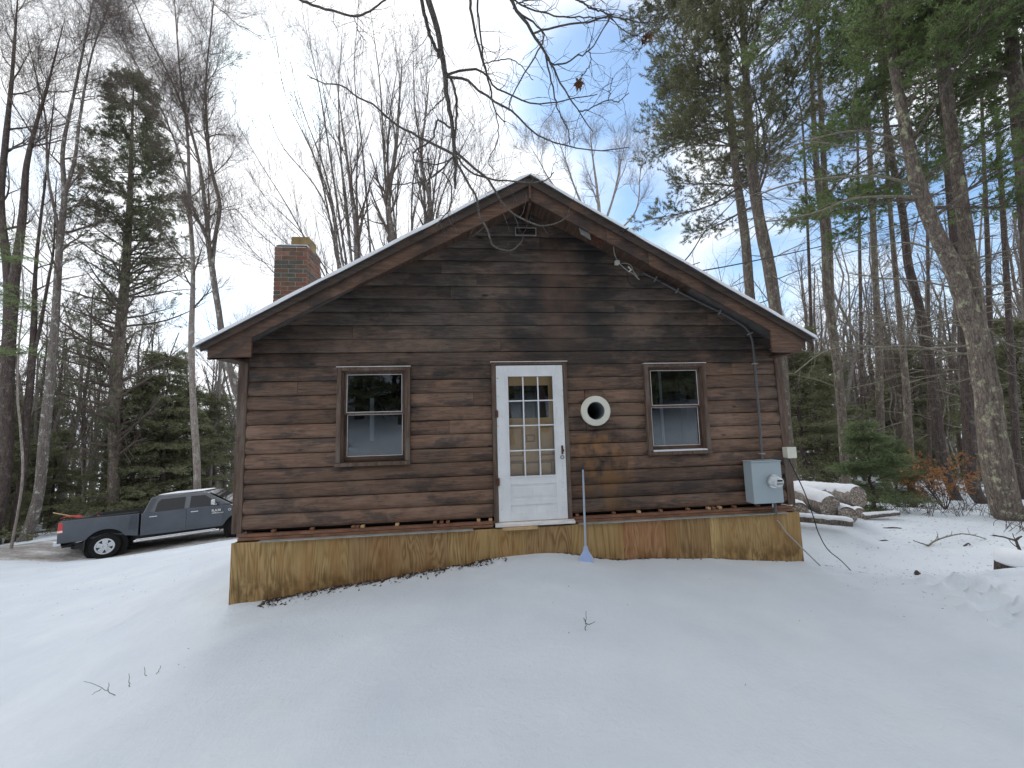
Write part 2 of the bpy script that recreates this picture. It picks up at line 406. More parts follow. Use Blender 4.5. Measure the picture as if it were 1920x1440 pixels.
def bark(name, lo, hi, lich=(.30, .31, .25), la=.25, sc=1.):
    def f(h):
        v = h.coord((7 * sc, 7 * sc, 1.3 * sc), rnd=True); n = h.noise(v, 3.0, 7, .7, .3)
        vo = h.n('ShaderNodeTexVoronoi', feature='DISTANCE_TO_EDGE'); h.l(h.coord((34 * sc, 34 * sc, 7 * sc), rnd=True), vo.inputs[0]); vo.inputs['Scale'].default_value = 1
        c = h.ramp(n, [(.28, lo), (.72, hi)])
        c = h.mix(h.rng(h.math('ADD', vo.outputs[0], h.math('MULTIPLY', n, .12)), .05, .20, .55, 0), c, tuple(x * .45 for x in lo))
        l = h.noise(h.coord((2, 2, 1.4), rnd=True), 3.3, 6, .7)
        c = h.mix(h.rng(l, .54, .64, 0, la), c, lich)
        h.col(c); h.set(.9, spec=.15); h.bump(h.math('ADD', n, vo.outputs[0]), .9, .03)
    return mat(name, f)
B_PINE = bark('pine_bark', (0.09, 0.072, 0.063), (0.3, 0.2475, 0.21), (0.42, 0.45, 0.3), .55)
B_BIG = bark('old_pine_bark', (0.105, 0.084, 0.0728), (0.336, 0.28, 0.238), (0.56, 0.588, 0.378), .65, .8)
B_MAPLE = bark('maple_bark', (0.0943, 0.0798, 0.0725), (0.3045, 0.2682, 0.2392), (0.667, 0.6815, 0.6235), .55)
B_DARK = bark('dark_bark', (0.0525, 0.042, 0.039), (0.1725, 0.135, 0.12), (0.3, 0.3, 0.24), .3)
B_PALE = bark('pale_bark', (0.2025, 0.1688, 0.1485), (0.4455, 0.3915, 0.351), (0.567, 0.5805, 0.54), .5)
B_TWIG = bark('twig_bark', (0.1148, 0.0918, 0.0783), (0.2565, 0.2093, 0.1823), (0.3375, 0.3375, 0.2835), .2)
B_OAK = bark('oak_bark', (.115, .096, .085), (.30, .265, .24), (.40, .40, .36), .3, 2.)
B_DEAD = bark('dead_branch_bark', (0.195, 0.169, 0.13), (0.403, 0.364, 0.286), (0.429, 0.468, 0.338), .5)
def needle_mat(name, lo, hi, tr=.25):
    def f(h):
        n = h.noise(h.coord(rnd=True), .9, 5, .6); g = h.noise(h.coord(), 9, 3, .6)
        c = h.ramp(h.math('ADD', h.math('MULTIPLY', n, .6), h.math('MULTIPLY', g, .4)), [(.3, lo), (.7, hi)])
        h.col(c); h.set(.55, spec=.3)
        o = h.tree.nodes['Material Output']; t = h.n('ShaderNodeBsdfTranslucent'); h.l(c, t.inputs[0]); m = h.n('ShaderNodeMixShader'); m.inputs[0].default_value = tr
        h.l(h.bsdf.outputs[0], m.inputs[1]); h.l(t.outputs[0], m.inputs[2]); h.l(m.outputs[0], o.inputs[0])
    return mat(name, f)
N_PINE = needle_mat('pine_needles', (.105, .115, .062), (.25, .255, .135))
N_HEM = needle_mat('hemlock_needles', (.12, .165, .07), (.27, .35, .14), .4)
N_DARK = needle_mat('dark_hemlock_needles', (.105, .118, .066), (.27, .275, .15), .3)
N_SPR = needle_mat('spruce_needles', (.105, .122, .072), (.24, .255, .15), .35)
N_FIR = needle_mat('fir_needles', (.11, .15, .07), (.25, .31, .15), .3)
B_FAR = bark('far_woods_bark', (.19, .165, .15), (.36, .33, .30), (.40, .40, .36), .2)
M_BEECH = needle_mat('dry_beech_leaves', (.24, .10, .035), (.50, .26, .10), .35)
M_LEAF = needle_mat('dead_oak_leaves', (.11, .055, .03), (.26, .14, .07), .2)
M_LITTER = simple('fallen_leaves', (.075, .045, .03), .8, var=.5, sc=30)
M_CARP = simple('truck_paint', (.070, .078, .092), .30, .6, var=.18, sc=1.6, coat=.7)
M_CARG = simple('car_glass', (.010, .012, .015), .05, var=.1, spec=.35)
M_TYRE = simple('tyre_rubber', (.022, .022, .022), .85, var=.3, sc=20, bump=.3)
M_CHR = simple('dull_chrome', (.62, .62, .63), .22, 1., var=.1)
M_BLK = simple('black_plastic', (.018, .018, .019), .55, var=.2)
M_VOID = simple('dark_void', (.006, .006, .006), 1.)
M_RED = simple('red_plastic', (.50, .025, .02), .3, var=.1, coat=.6)
M_REDL = simple('faded_red', (.38, .05, .03), .5)
M_WHP = simple('white_lens', (.75, .72, .70), .3)
M_GALV = simple('grey_enamel', (.36, .43, .47), .42, .1, var=.05, sc=2)
M_CREAM = simple('cream_enamel', (.68, .67, .58), .42, 0, var=.08, sc=5)
M_PIPE = simple('grey_pipe', (.20, .23, .25), .5, .2, var=.2, sc=5)
M_PVC = simple('dark_conduit', (.10, .10, .105), .5, var=.15)
M_WIRE = simple('black_cable', (.02, .02, .02), .6)
M_WIRE2 = simple('grey_cable', (.36, .35, .33), .6)
M_BLUE = simple('pale_blue_plastic', (.36, .46, .72), .45, var=.08)
M_BLUEH = simple('blue_grey_handle', (.34, .40, .50), .4, .2, var=.15)
M_RUST = simple('rusty_iron', (.11, .045, .028), .8, .2, var=.5, sc=30, bump=.4)
M_FLASH = simple('grey_flashing', (.33, .33, .31), .55, .2, var=.25, sc=8)
M_NEWW = simple('raw_pine', (.50, .34, .18), .7, var=.2, sc=12)
M_SILLB = simple('red_brown_lumber', (.20, .095, .055), .7, var=.35, sc=6, bump=.2)
M_BRICKS = [simple('brick_red', (.17, .072, .047), .85, var=.3, sc=14, bump=.5), simple('brick_brown', (.125, .072, .045), .85, var=.3, sc=14, bump=.5),
            simple('brick_dark', (.085, .075, .060), .85, var=.3, sc=14, bump=.5), simple('brick_rose', (.20, .105, .075), .85, var=.3, sc=14, bump=.5)]
M_MORT = simple('mortar', (.34, .33, .29), .9, var=.15, sc=20)
M_FLUE = simple('clay_flue', (.24, .165, .07), .7, var=.3, sc=7)
M_CONC = simple('dark_mortar_cap', (.10, .095, .09), .9, var=.3, sc=10, bump=.5)
M_ROOF = simple('roof_edge', (.11, .105, .10), .7, var=.25)
def m_cut(h):
    v = h.coord(rnd=True); n = h.noise(v, 30, 5, .7)
    h.col(h.ramp(n, [(.38, (.12, .09, .07)), (.55, (.32, .27, .22)), (.68, (.7, .71, .73))])); h.set(.9); h.bump(n, .5, .02)
M_CUT = mat('frosted_sawn_end', m_cut)

# ------------------------------------------------------------------ ground
CTRL = [(0, -4.9, -.30), (-2, -4.6, -.36), (2.2, -4.6, -.42), (0, -3, -.32), (1, -1.6, -.32), (-1.2, -2, -.42), (-2.6, -2.2, -.62), (3, -2.4, -.50),
        (0, -9, .3), (-6, -9, .1), (6, -9, .4), (0, -16, 3.5), (-14, -16, 3.2), (14, -16, 3.8), (0, -30, 10.5), (-30, -30, 9), (30, -30, 10.5), (0, -60, 20), (-60, -60, 17), (60, -60, 20)]
for px, py in ((430, 1135), (520, 1120), (620, 1100), (720, 1085), (800, 1072), (880, 1060), (930, 1048), (1000, 1039), (1060, 1038), (1130, 1048), (1200, 1048), (1330, 1047), (1420, 1050), (1505, 1057)):
    CTRL.append(tuple(ony(px, py, -.10)))
for px, py, d in ((0, 1062, 10.5), (150, 1053, 11), (300, 1034, 11.4), (430, 1013, 11.8), (192, 1046, 12.4), (450, 1008, 13.8), (0, 1040, 11.8), (60, 1012, 14.6), (-200, 1060, 12), (330, 985, 15.5), (450, 975, 17),
                  (0, 1200, 5.2), (200, 1130, 6.2), (0, 1330, 3.4), (330, 1080, 7.0), (400, 1118, 4.7), (375, 1085, 5.6), (560, 1000, 13), (700, 985, 15), (100, 985, 24), (400, 950, 30), (0, 990, 26),
                  (1620, 1086, 4.55), (1720, 1088, 4.4), (1840, 1082, 4.3), (1920, 1060, 4.4), (1700, 1082, 5.3), (1860, 1068, 5.4), (1600, 1060, 6.1), (1560, 985, 7.2), (1700, 1020, 6.6), (1880, 1010, 6.4), (1890, 970, 7.6), (1620, 965, 8.6), (1713, 950, 11), (1800, 955, 9.6),
                  (1650, 908, 18), (1850, 915, 17), (1480, 905, 20), (2050, 1010, 6), (1300, 920, 18), (1000, 930, 20)):
    CTRL.append(tuple(W(px, py, d)))
CTRL += [(-40, 45, -9), (0, 45, -6), (35, 45, -4), (60, 10, -1), (-50, 10, -6), (-60, -10, -3), (-160, 150, 6), (0, 170, 4), (160, 150, 8), (-80, 95, -5), (80, 95, -1), (0, 95, -5), (0, 230, 9), (-220, 220, 12), (220, 220, 12), (220, 0, 8), (-220, 0, 4)]
CT = np.array(CTRL)
def _U(r2): return np.where(r2 > 0, .5 * r2 * np.log(np.maximum(r2, 1e-12)), 0)
_n = len(CT); _A = np.zeros((_n + 3, _n + 3)); _d = CT[:, None, :2] - CT[None, :, :2]
_A[:_n, :_n] = _U((_d ** 2).sum(-1)) + np.eye(_n) * .02; _A[:_n, _n] = 1; _A[:_n, _n + 1:] = CT[:, :2]; _A[_n:, :_n] = _A[:_n, _n:].T
_w = np.linalg.solve(_A, np.r_[CT[:, 2], 0, 0, 0])
_rs = np.random.default_rng(5); _tab = _rs.random((256, 256))
def vnoise(x, y):
    xi = np.floor(x).astype(int); yi = np.floor(y).astype(int); fx = x - xi; fy = y - yi; fx = fx * fx * (3 - 2 * fx); fy = fy * fy * (3 - 2 * fy)
    g = lambda a, b: _tab[a % 256, b % 256]
    return (g(xi, yi) * (1 - fx) + g(xi + 1, yi) * fx) * (1 - fy) + (g(xi, yi + 1) * (1 - fx) + g(xi + 1, yi + 1) * fx) * fy - .5
TRACK = [tuple(W(px, py, d)[:2]) for px, py, d in ((1790, 1092, 4.2), (1825, 1108, 3.95), (1850, 1135, 3.65), (1885, 1162, 3.4), (1935, 1200, 3.1), (1745, 1086, 4.45), (1880, 1078, 4.3))]
def H(x, y, detail=True):
    x = np.asarray(x, float); y = np.asarray(y, float); sh = x.shape; X = x.ravel(); Y = y.ravel(); out = np.empty(len(X))
    for i in range(0, len(X), 20000):
        a, b = X[i:i + 20000], Y[i:i + 20000]
        r2 = (a[:, None] - CT[None, :, 0]) ** 2 + (b[:, None] - CT[None, :, 1]) ** 2
        out[i:i + 20000] = _U(r2) @ _w[:_n] + _w[_n] + _w[_n + 1] * a + _w[_n + 2] * b
    if detail:
        near = np.exp(-((X / 30) ** 2 + (Y / 30) ** 2))
        out += vnoise(X * .9 + 7, Y * .9) * .05 + vnoise(X * 2.3, Y * 2.3 + 9) * .022 + vnoise(X * 1.3 + Y * .5, Y * 4.6 + 3) * .014 * np.clip((-.7 - Y), 0, 1) + vnoise(X * .35, Y * .35) * .08 * np.clip((-.6 - Y) / 1.5, 0, 1)
        out += (vnoise(X * 7, Y * 7) * .02 + vnoise(X * 15, Y * 15) * .008) * near * np.clip((Y + .8) * .8 + (X > 3.9) * .8, .18, 1)
        for j, (tx, ty) in enumerate(TRACK):
            rr = ((X - tx) / .20) ** 2 + ((Y - ty) / .13) ** 2
            out += -.12 * np.exp(-rr ** 2) + .05 * np.exp(-((np.sqrt(rr) - 1.35) / .3) ** 2) * (.6 + vnoise(X * 12, Y * 12) * 2)
        # crumbly edge of the drift along the plywood
        e = np.exp(-((Y + .24) / .09) ** 2) * ((X > -2.6) & (X < .35)); out += e * (vnoise(X * 18, Y * 18) * .07 + .006)
    return out.reshape(sh)
def Hs(x, y): return float(H(np.array([x]), np.array([y]))[0])
def axis(lo, hi, c0, c1, fine):
    a = list(np.arange(c0, c1, fine)); s = fine; v = c1; up = []
    while v < hi: up.append(v); s *= 1.08; v += s
    up.append(hi); s = fine; v = c0 - fine; dn = []
    while v > lo: dn.append(v); s *= 1.08; v -= s
    dn.append(lo); return np.array(dn[::-1] + a + up)
ax = axis(-260, 260, -5, 6.5, .055); ay = axis(-90, 260, -4.6, 2.5, .05)
GX, GY = np.meshgrid(ax, ay); GZ = H(GX, GY)
under = (GX > -2.75) & (GX < 4.2) & (GY > .1) & (GY < 8); GZ = np.where(under, np.minimum(GZ, -.85), GZ)
idx = np.arange(GX.size).reshape(GX.shape)
gq = np.stack([idx[:-1, :-1], idx[:-1, 1:], idx[1:, 1:], idx[1:, :-1]], -1).reshape(-1, 4)
snow_o = link('snow_ground', mesh_np('snow_ground', np.stack([GX, GY, GZ], -1).reshape(-1, 3), gq), MSN); tag(snow_o, kind='structure')
# driveway: packed dirty snow strip where the pickup stands
_a = W(-260, 1062, 11.6); _b = W(192, 1038, 13.0); _c = W(450, 1003, 14.4); _e = W(800, 985, 17)
cl, _r = resample([_a, _b, _c, _e], [1, 1, 1, 1], 90)
tn = nrm(np.gradient(cl[:, :2], axis=0)); nn_ = np.stack([-tn[:, 1], tn[:, 0]], 1)
ws = np.linspace(-1.55, 1.75, 18); jit = vnoise(np.arange(90) * .35, np.zeros(90)) * .5
RX = cl[:, None, 0] + nn_[:, None, 0] * (ws[None] + jit[:, None]); RY = cl[:, None, 1] + nn_[:, None, 1] * (ws[None] + jit[:, None])
edge = (np.abs(np.linspace(-1, 1, 18)) ** 6)[None, :]
RZ = H(RX, RY) + .035 - .06 * edge + vnoise(RX * 5, RY * 5) * .02 - .02 * np.exp(-((np.abs(ws + .1) - .85) / .2) ** 2)[None, :]
ri = np.arange(RX.size).reshape(RX.shape)
tag(link('driveway', mesh_np('driveway', np.stack([RX, RY, RZ], -1).reshape(-1, 3), np.stack([ri[:-1, :-1], ri[1:, :-1], ri[1:, 1:], ri[:-1, 1:]], -1).reshape(-1, 4)), MRD), kind='structure')

# ------------------------------------------------------------------ the cabin
cabin = thing('wooden_cabin', 'brown weathered wooden cabin with white door, gable roof and plywood skirting in the snow', 'cabin')
XL, XR, XC = -2.778, 4.242, .732
SOF = lambda d: 4.155 - .50 * d if d < 2.4 else 2.955 - .572 * (d - 2.4)          # underside of the overhang, by distance from the ridge line
wall = MB()
PIT = .178; Z0 = .05
OPEN = [(-1.715, -.823, .762, 1.992), (2.294, 3.177, .762, 1.992), (.215, 1.222, -.02, 2.035), (1.46, 1.71, 1.20, 1.60)]
rngb = random.Random(3)
fw = MB().prism_y([(XL + .02, .02), (XR - .02, .02), (XR - .02, 2.36), (XC, 4.2), (XL + .02, 2.36)], .13, .16).build('front_wall', M_VOID, cabin)
# openings are cut out of the backing
fw_me = fw.data; bpy.data.meshes.remove(fw_me)
b = MB()
xs_ = [XL + .02, -1.715, -.823, .215, 1.222, 1.46, 1.71, 2.294, 3.177, XR - .02]
for i in range(9):
    a0, a1 = xs_[i], xs_[i + 1]
    if i in (1, 7): b.box(a0, a1, .035, .07, .03, .762); b.box(a0, a1, .035, .07, 1.992, 2.2)
    elif i == 3: b.box(a0, a1, .035, .07, 2.035, 2.2)
    elif i == 5: b.box(a0, a1, .035, .07, .03, 1.25); b.box(a0, a1, .035, .07, 1.49, 2.2)
    else: b.box(a0, a1, .035, .07, .03, 2.2)
b.prism_y([(XL + .02, 2.2), (XR - .02, 2.2), (XR - .02, 2.30), (XC + 2.4, 2.94), (XC, 4.14), (XC - 2.4, 2.94), (XL + .02, 2.30)], .035, .07)
front = b.build('front_wall', M_VOID, cabin)
JOINTS = {1: (), 2: (), 3: (2.0,), 9: (-2.2,), 12: (.35,), 13: (-1.55, 2.95), 14: (3.3,), 15: (1.95,), 16: (-.30,), 17: (.05,), 18: (-.42,), 19: (-.85, 1.55), 20: (.92,), 21: (1.05,)}
k = 0
while True:
    z0 = Z0 + PIT * k; z1 = z0 + PIT
    if z0 > 4.12: break
    lo = XL if z0 < 2.5 else -9; hi = XR if z0 < 2.5 else 9
    segs = [[XL, XR]]
    for (a0, a1, c0, c1) in OPEN:
        if z1 > c0 + .03 and z0 < c1 - .06 and (a0 != 1.46 or k in (6, 7, 8)):
            ns = []
            for s in segs:
                if a0 > s[0] and a1 < s[1]: ns += [[s[0], a0 - .002], [a1 + .002, s[1]]]
                else: ns.append(s)
            segs = ns
    js = list(JOINTS.get(k, ()))
    if not js and k > 11: js = [rngb.uniform(XC - (4.1 - z0) / .6, XC + (4.1 - z0) / .6)]
    if k in (10, 8, 6): js = [rngb.uniform(-.6, 0)] if k != 10 else [3.6]
    for j in js:
        ns = []
        for s in segs:
            if s[0] + .15 < j < s[1] - .15: ns += [[s[0], j - .0015], [j + .0015, s[1]]]
            else: ns.append(s)
        segs = ns
    bulge = .021 if k < 9 else .012 if k < 12 else .005
    for s in segs:
        off = rngb.uniform(0, .004); prof = []
        for q in range(9):
            tt = q / 8; e = .004 + tt * (PIT - .008)
            yy = .012 - bulge * (1 - abs(2 * tt - 1) ** 2.4) - (.006 if .03 < tt < .97 else 0) - off
            prof.append((yy, z0 + e))
        prof = [(.034, z0 + .004)] + prof + [(.034, z1 - .004)]
        nx = max(2, int((s[1] - s[0]) / .5)); V = []; sag = rngb.uniform(-.003, .003)
        for u in range(nx + 1):
            for (yy, zz) in prof:
                lim = (4.17 - zz) / .5 if zz > 2.97 else 2.4 + (2.97 - zz) / .572
                xa = max(s[0], XC - lim); xb = min(s[1], XC + lim)
                if xb < xa: xa = xb = XC
                V.append((xa + (xb - xa) * u / nx, yy, zz + sag * math.sin(math.pi * u / nx)))
        m = len(prof); Fc = [(u * m + i, u * m + i + 1, (u + 1) * m + i + 1, (u + 1) * m + i) for u in range(nx) for i in range(m - 1)]
        Fc += [tuple(range(m - 1, -1, -1)), tuple(range(nx * m, nx * m + m))]
        lim = (4.17 - z0) / .5 if z0 > 2.97 else 2.4 + (2.97 - z0) / .572
        if min(s[1], XC + lim) - max(s[0], XC - lim) > .02:
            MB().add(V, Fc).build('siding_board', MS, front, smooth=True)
    k += 1
for c0, c1 in ((1.122, 1.252), (1.488, 1.648)):
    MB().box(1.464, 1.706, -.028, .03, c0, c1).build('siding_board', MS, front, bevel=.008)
# side and back walls, floor, dim room
MB().box(XL + .02, XL + .09, .08, 8, -.02, 2.25).build('side_wall', MTV, cabin)
MB().box(XR - .09, XR - .02, .08, 8, -.02, 2.25).build('side_wall', MTV, cabin)
MB().prism_y([(XL + .02, -.02), (XR - .02, -.02), (XR - .02, 2.3), (XC, 4.15), (XL + .02, 2.3)], 8, 8.06).build('back_wall', MTV, cabin)
MB().box(XL + .1, XR - .1, .09, 7.98, -.06, 0).build('floor', M_ROOM, cabin)
MB().box(XL + .1, XR - .1, .09, 7.98, 2.3, 2.33).build('ceiling', M_ROOM, cabin)
MB().box(XL + .1, XR - .1, 3.2, 3.26, .001, 2.299).build('partition_wall', M_ROOM, cabin)
# corner boards
for nm, x0, x1, y0, y1 in (('corner_board', XL - .115, XL - .004, -.02, .10), ('corner_board', XR + .004, XR + .115, -.02, .10)):
    MB().box(x0, x1, y0, y1, .02, 2.12).build(nm, MTV, cabin, bevel=.006)
# wide shadow gap, spacer blocks and sill lumber between siding and skirting
sill = MB().box(XL + .02, XR, -.03, .03, -.028, .012).build('sill_beam', M_SILLB, cabin, bevel=.003)
for x0, x1 in ((XL - .02, .20), (1.24, XR + .02)):
    MB().box(x0, x1, -.062, -.034, -.012, .018).build('sill_plank', M_SILLB, cabin, bevel=.002)
    MB().box(x0 + .01, x1, -.075, -.034, -.046, -.016).build('sill_plank', M_SILLB, cabin, bevel=.002)
bx = [-2.42, -1.98, -1.50, -1.45, -1.39, -.98, -.52, -.44, -.36, .02, .17, 1.29, 1.78, 2.12, 2.42, 2.80, 3.09, 3.16, 3.25, 3.46, 3.80]
for x in bx:
    MB().box(x - .022, x + .020, -.034, .02, .019, .048).build('spacer_block', M_NEWW if int(x * 37) % 3 == 0 else M_SILLB, sill, bevel=.002)
for x0, x1 in ((XL + .25, -.05), (1.28, XR - .1)):
    MB().box(x0, x1, -.135, -.072, -.058, -.048).build('flashing_strip', M_FLASH, cabin)
# plywood skirting: bottom edge is buried in the snow
skirt = MB().box(-2.80, 4.28, -.083, -.078, -1.3, -.07).build('skirting_frame', M_NEWW, cabin)
px_ = [(-2.838, 0), (-2.42, 0), (-1.53, 1), (-.36, 0), (.60, 1), (1.18, 0), (1.86, 2), (2.42, 1), (3.03, 3), (3.17, 0)]
ends = [p[0] for p in px_[1:]] + [4.325]
for (x0, mi), x1 in zip(px_, ends):
    MB().box(x0 + .0015, x1 - .0015, -.102 - .002 * (mi % 2), -.086, -1.35, -.060 - .004 * (mi % 3)).build('plywood_panel', MPL[mi], skirt, bevel=.001)
for xx in (-2.838, 4.313): MB().box(xx, xx + .012, -.084, 7.9, -1.6, -.07).build('side_skirting', MPL[0], cabin)

# roof -------------------------------------------------------
YF = -.45
ROOFT = lambda d: 4.345 - .572 * d
def slab(name, x_in, x_out, f_low, f_top, y0, y1, m, parent, sgn, **kw):
    P = [(XC + sgn * x_in, f_low(x_in)), (XC + sgn * x_out, f_low(x_out)), (XC + sgn * x_out, f_top(x_out)), (XC + sgn * x_in, f_top(x_in))]
    return MB().prism_y(P, y0, y1).build(name, m, parent, **kw)
roof = MB().prism_y([(XC, 4.335), (XC - 3.73, ROOFT(3.73) - .01), (XC - 3.73, ROOFT(3.73) - .022), (XC, 4.312), (XC + 3.66, ROOFT(3.66) - .022), (XC + 3.66, ROOFT(3.66) - .01)], YF + .03, 8.4).build('roof', M_ROOF, cabin)
FB = lambda d: 4.045 - .542 * d
for s in (-1, 1):
    cuts = [0.004, 2.62, 3.70] if s < 0 else [0.004, .98, 1.52, 2.72, 3.60]
    for a, c in zip(cuts[:-1], cuts[1:]):
        o_ = MB().prism_y([(XC + s * (a + .001), FB(a)), (XC + s * (c - .001), FB(c)), (XC + s * (c - .001), ROOFT(c) - .035), (XC + s * (a + .001), ROOFT(a) - .035)], YF, YF + .028).build('rake_board', MT, cabin, bevel=.004)
        if s > 0 and a == .98: o_['label'] = 'reddish rake board with peeling finish'
    # shadow board at the top of the rake, drip edge over it
    slab('rake_cap', .002, 3.76 if s < 0 else 3.67, lambda d: ROOFT(d) - .115 + .012 * d, lambda d: ROOFT(d) - .003, YF - .030, YF - .001, MCAP, cabin, s, bevel=.003)
    slab('drip_edge', 0.0, 3.80 if s < 0 else 3.70, lambda d: ROOFT(d) + .0005, lambda d: ROOFT(d) + .006, YF - .042, YF + .2, M_ROOF, cabin, s)
    MB().prism_y([(XC + s * q, SOF(q)) for q in (.002, 2.4, 3.5)] + [(XC + s * q, SOF(q) + (.012 if q > 1 else .02)) for q in (3.5, 2.4, .002)], YF + .029, .012).build('soffit', MSO, cabin)
    # boxed-in eave with its triangular return
    xi = 3.244 if s < 0 else 3.121
    xo = 3.70 if s < 0 else 3.54
    MB().prism_y([(XC + s * xi, 2.066), (XC + s * xo, 2.056), (XC + s * xo, FB(xo) + .002), (XC + s * xi, FB(xi) + .02)], YF + .002, YF + .026).build('eave_return', MT, cabin, bevel=.003)
    xi = 3.515 if s < 0 else 3.45
    MB().box(min(XC + s * xi, XC + s * xo), max(XC + s * xi, XC + s * xo), YF + .03, 8.2, 2.060, 2.08).build('eave_soffit', MSO, cabin)
    MB().box(min(XC + s * xo, XC + s * (xo + .02)), max(XC + s * xo, XC + s * (xo + .02)), YF + .03, 8.2, 2.081, 2.19).build('eave_fascia', MT, cabin)
MB().box(XC - .012, XC + .012, YF - .028, YF - .0005, 4.05, 4.30).build('ridge_block', MT, cabin)
MB().box(XC - .02, XC + .02, YF + .03, -.001, 3.99, 4.155).build('ridge_beam', MSO, cabin)
XE = {-1: 3.83, 1: 3.735}
# snow on the roof: uneven edge along the rake
rsn = []
for s in (-1, 1):
    nu, nv = 160, 8
    dd = np.linspace(0, XE[s], nu); yy = np.r_[YF - .055, YF - .05, YF - .02, YF + .1, YF + .5, 1.5, 4, 8.42]
    D, Y = np.meshgrid(dd, yy, indexing='ij')
    th = .052 + .018 * vnoise(D * 3.1 + s * 9, Y * 2) + .010 * vnoise(D * 11, Y * 5 + s); th = th * np.clip((D) * 6 + .25, .3, 1)
    th[:, 1] *= .8; th[:, 0] = -.004; th[-1] = 0
    Y2 = Y + 0; Y2[:, :3] += (vnoise(D[:, :3] * 4 + s * 5, D[:, :3] * 0) * .02)
    Z = 4.345 - .572 * D + .008 + th
    X = XC + s * D
    ii = np.arange(D.size).reshape(D.shape)
    q = np.stack([ii[:-1, :-1], ii[1:, :-1], ii[1:, 1:], ii[:-1, 1:]], -1).reshape(-1, 4)
    if s > 0: q = q[:, ::-1]
    rsn.append((np.stack([X, Y2, Z], -1).reshape(-1, 3), q))
V_, Q_, _ = join(rsn); link('roof_snow', mesh_np('roof_snow', V_, Q_), MSN2, roof)

# damaged soffit: peeled flashing and rotten board on the right of the ridge
dm = MB(); a = ony(1090, 420, YF + .06); c = ony(1123, 436, YF + .06)
dm.add([a, c, c + np.array([.03, .1, -.01]), a + np.array([0, .12, -.01]), a + np.array([0, 0, .004]), c + np.array([0, 0, .004]), c + np.array([.03, .1, -.006]), a + np.array([0, .12, -.006])],
       [(0, 1, 2, 3), (4, 5, 6, 7), (0, 1, 5, 4), (1, 2, 6, 5), (2, 3, 7, 6), (3, 0, 4, 7)])
dm.build('torn_flashing', M_FLASH, cabin)
for i_, (p0, p1, p2, p3, m_) in enumerate((((1087, 426), (1105, 437), (1108, 449), (1090, 438), M_FLASH), ((1106, 437), (1132, 447), (1130, 461), (1108, 452), M_RUST), ((1124, 441), (1140, 447), (1131, 457), (1123, 452), M_SILLB))):
    pts = [ony(p[0], p[1], YF + .05 + .02 * i_) for p in (p0, p1, p2, p3)]
    V = [tuple(p) for p in pts] + [tuple(p + np.array([0, .03, .008])) for p in pts]
    MB().add(V, [(0, 1, 2, 3), (7, 6, 5, 4), (0, 1, 5, 4), (1, 2, 6, 5), (2, 3, 7, 6), (3, 0, 4, 7)]).build('rotten_board_end', m_, cabin)
# gable vent
vx0, vx1, vz0, vz1 = .595, .865, 3.80, 3.895
vent = MB().box(vx0, vx1, -.021, -.017, vz0, vz1).build('gable_vent', M_VOID, cabin)
fr = MB(); fr.box(vx0 - .012, vx0, -.035, -.016, vz0 - .012, vz1 + .012); fr.box(vx1, vx1 + .012, -.035, -.016, vz0 - .012, vz1 + .012); fr.box(vx0, vx1, -.035, -.016, vz1, vz1 + .010); fr.box(vx0, vx1, -.035, -.016, vz0 - .010, vz0)
fr.build('vent_frame', M_FLASH, vent)
for i in range(4):
    z = vz0 + .012 + i * .023
    MB().add([(vx0, -.034, z), (vx1, -.034, z), (vx1, -.022, z + .013), (vx0, -.022, z + .013), (vx0, -.034, z + .003), (vx1, -.034, z + .003), (vx1, -.022, z + .016), (vx0, -.022, z + .016)], [(0, 1, 2, 3), (4, 5, 6, 7), (0, 1, 5, 4), (3, 2, 6, 7), (0, 3, 7, 4), (1, 2, 6, 5)]).build('vent_slat', MTV, vent)

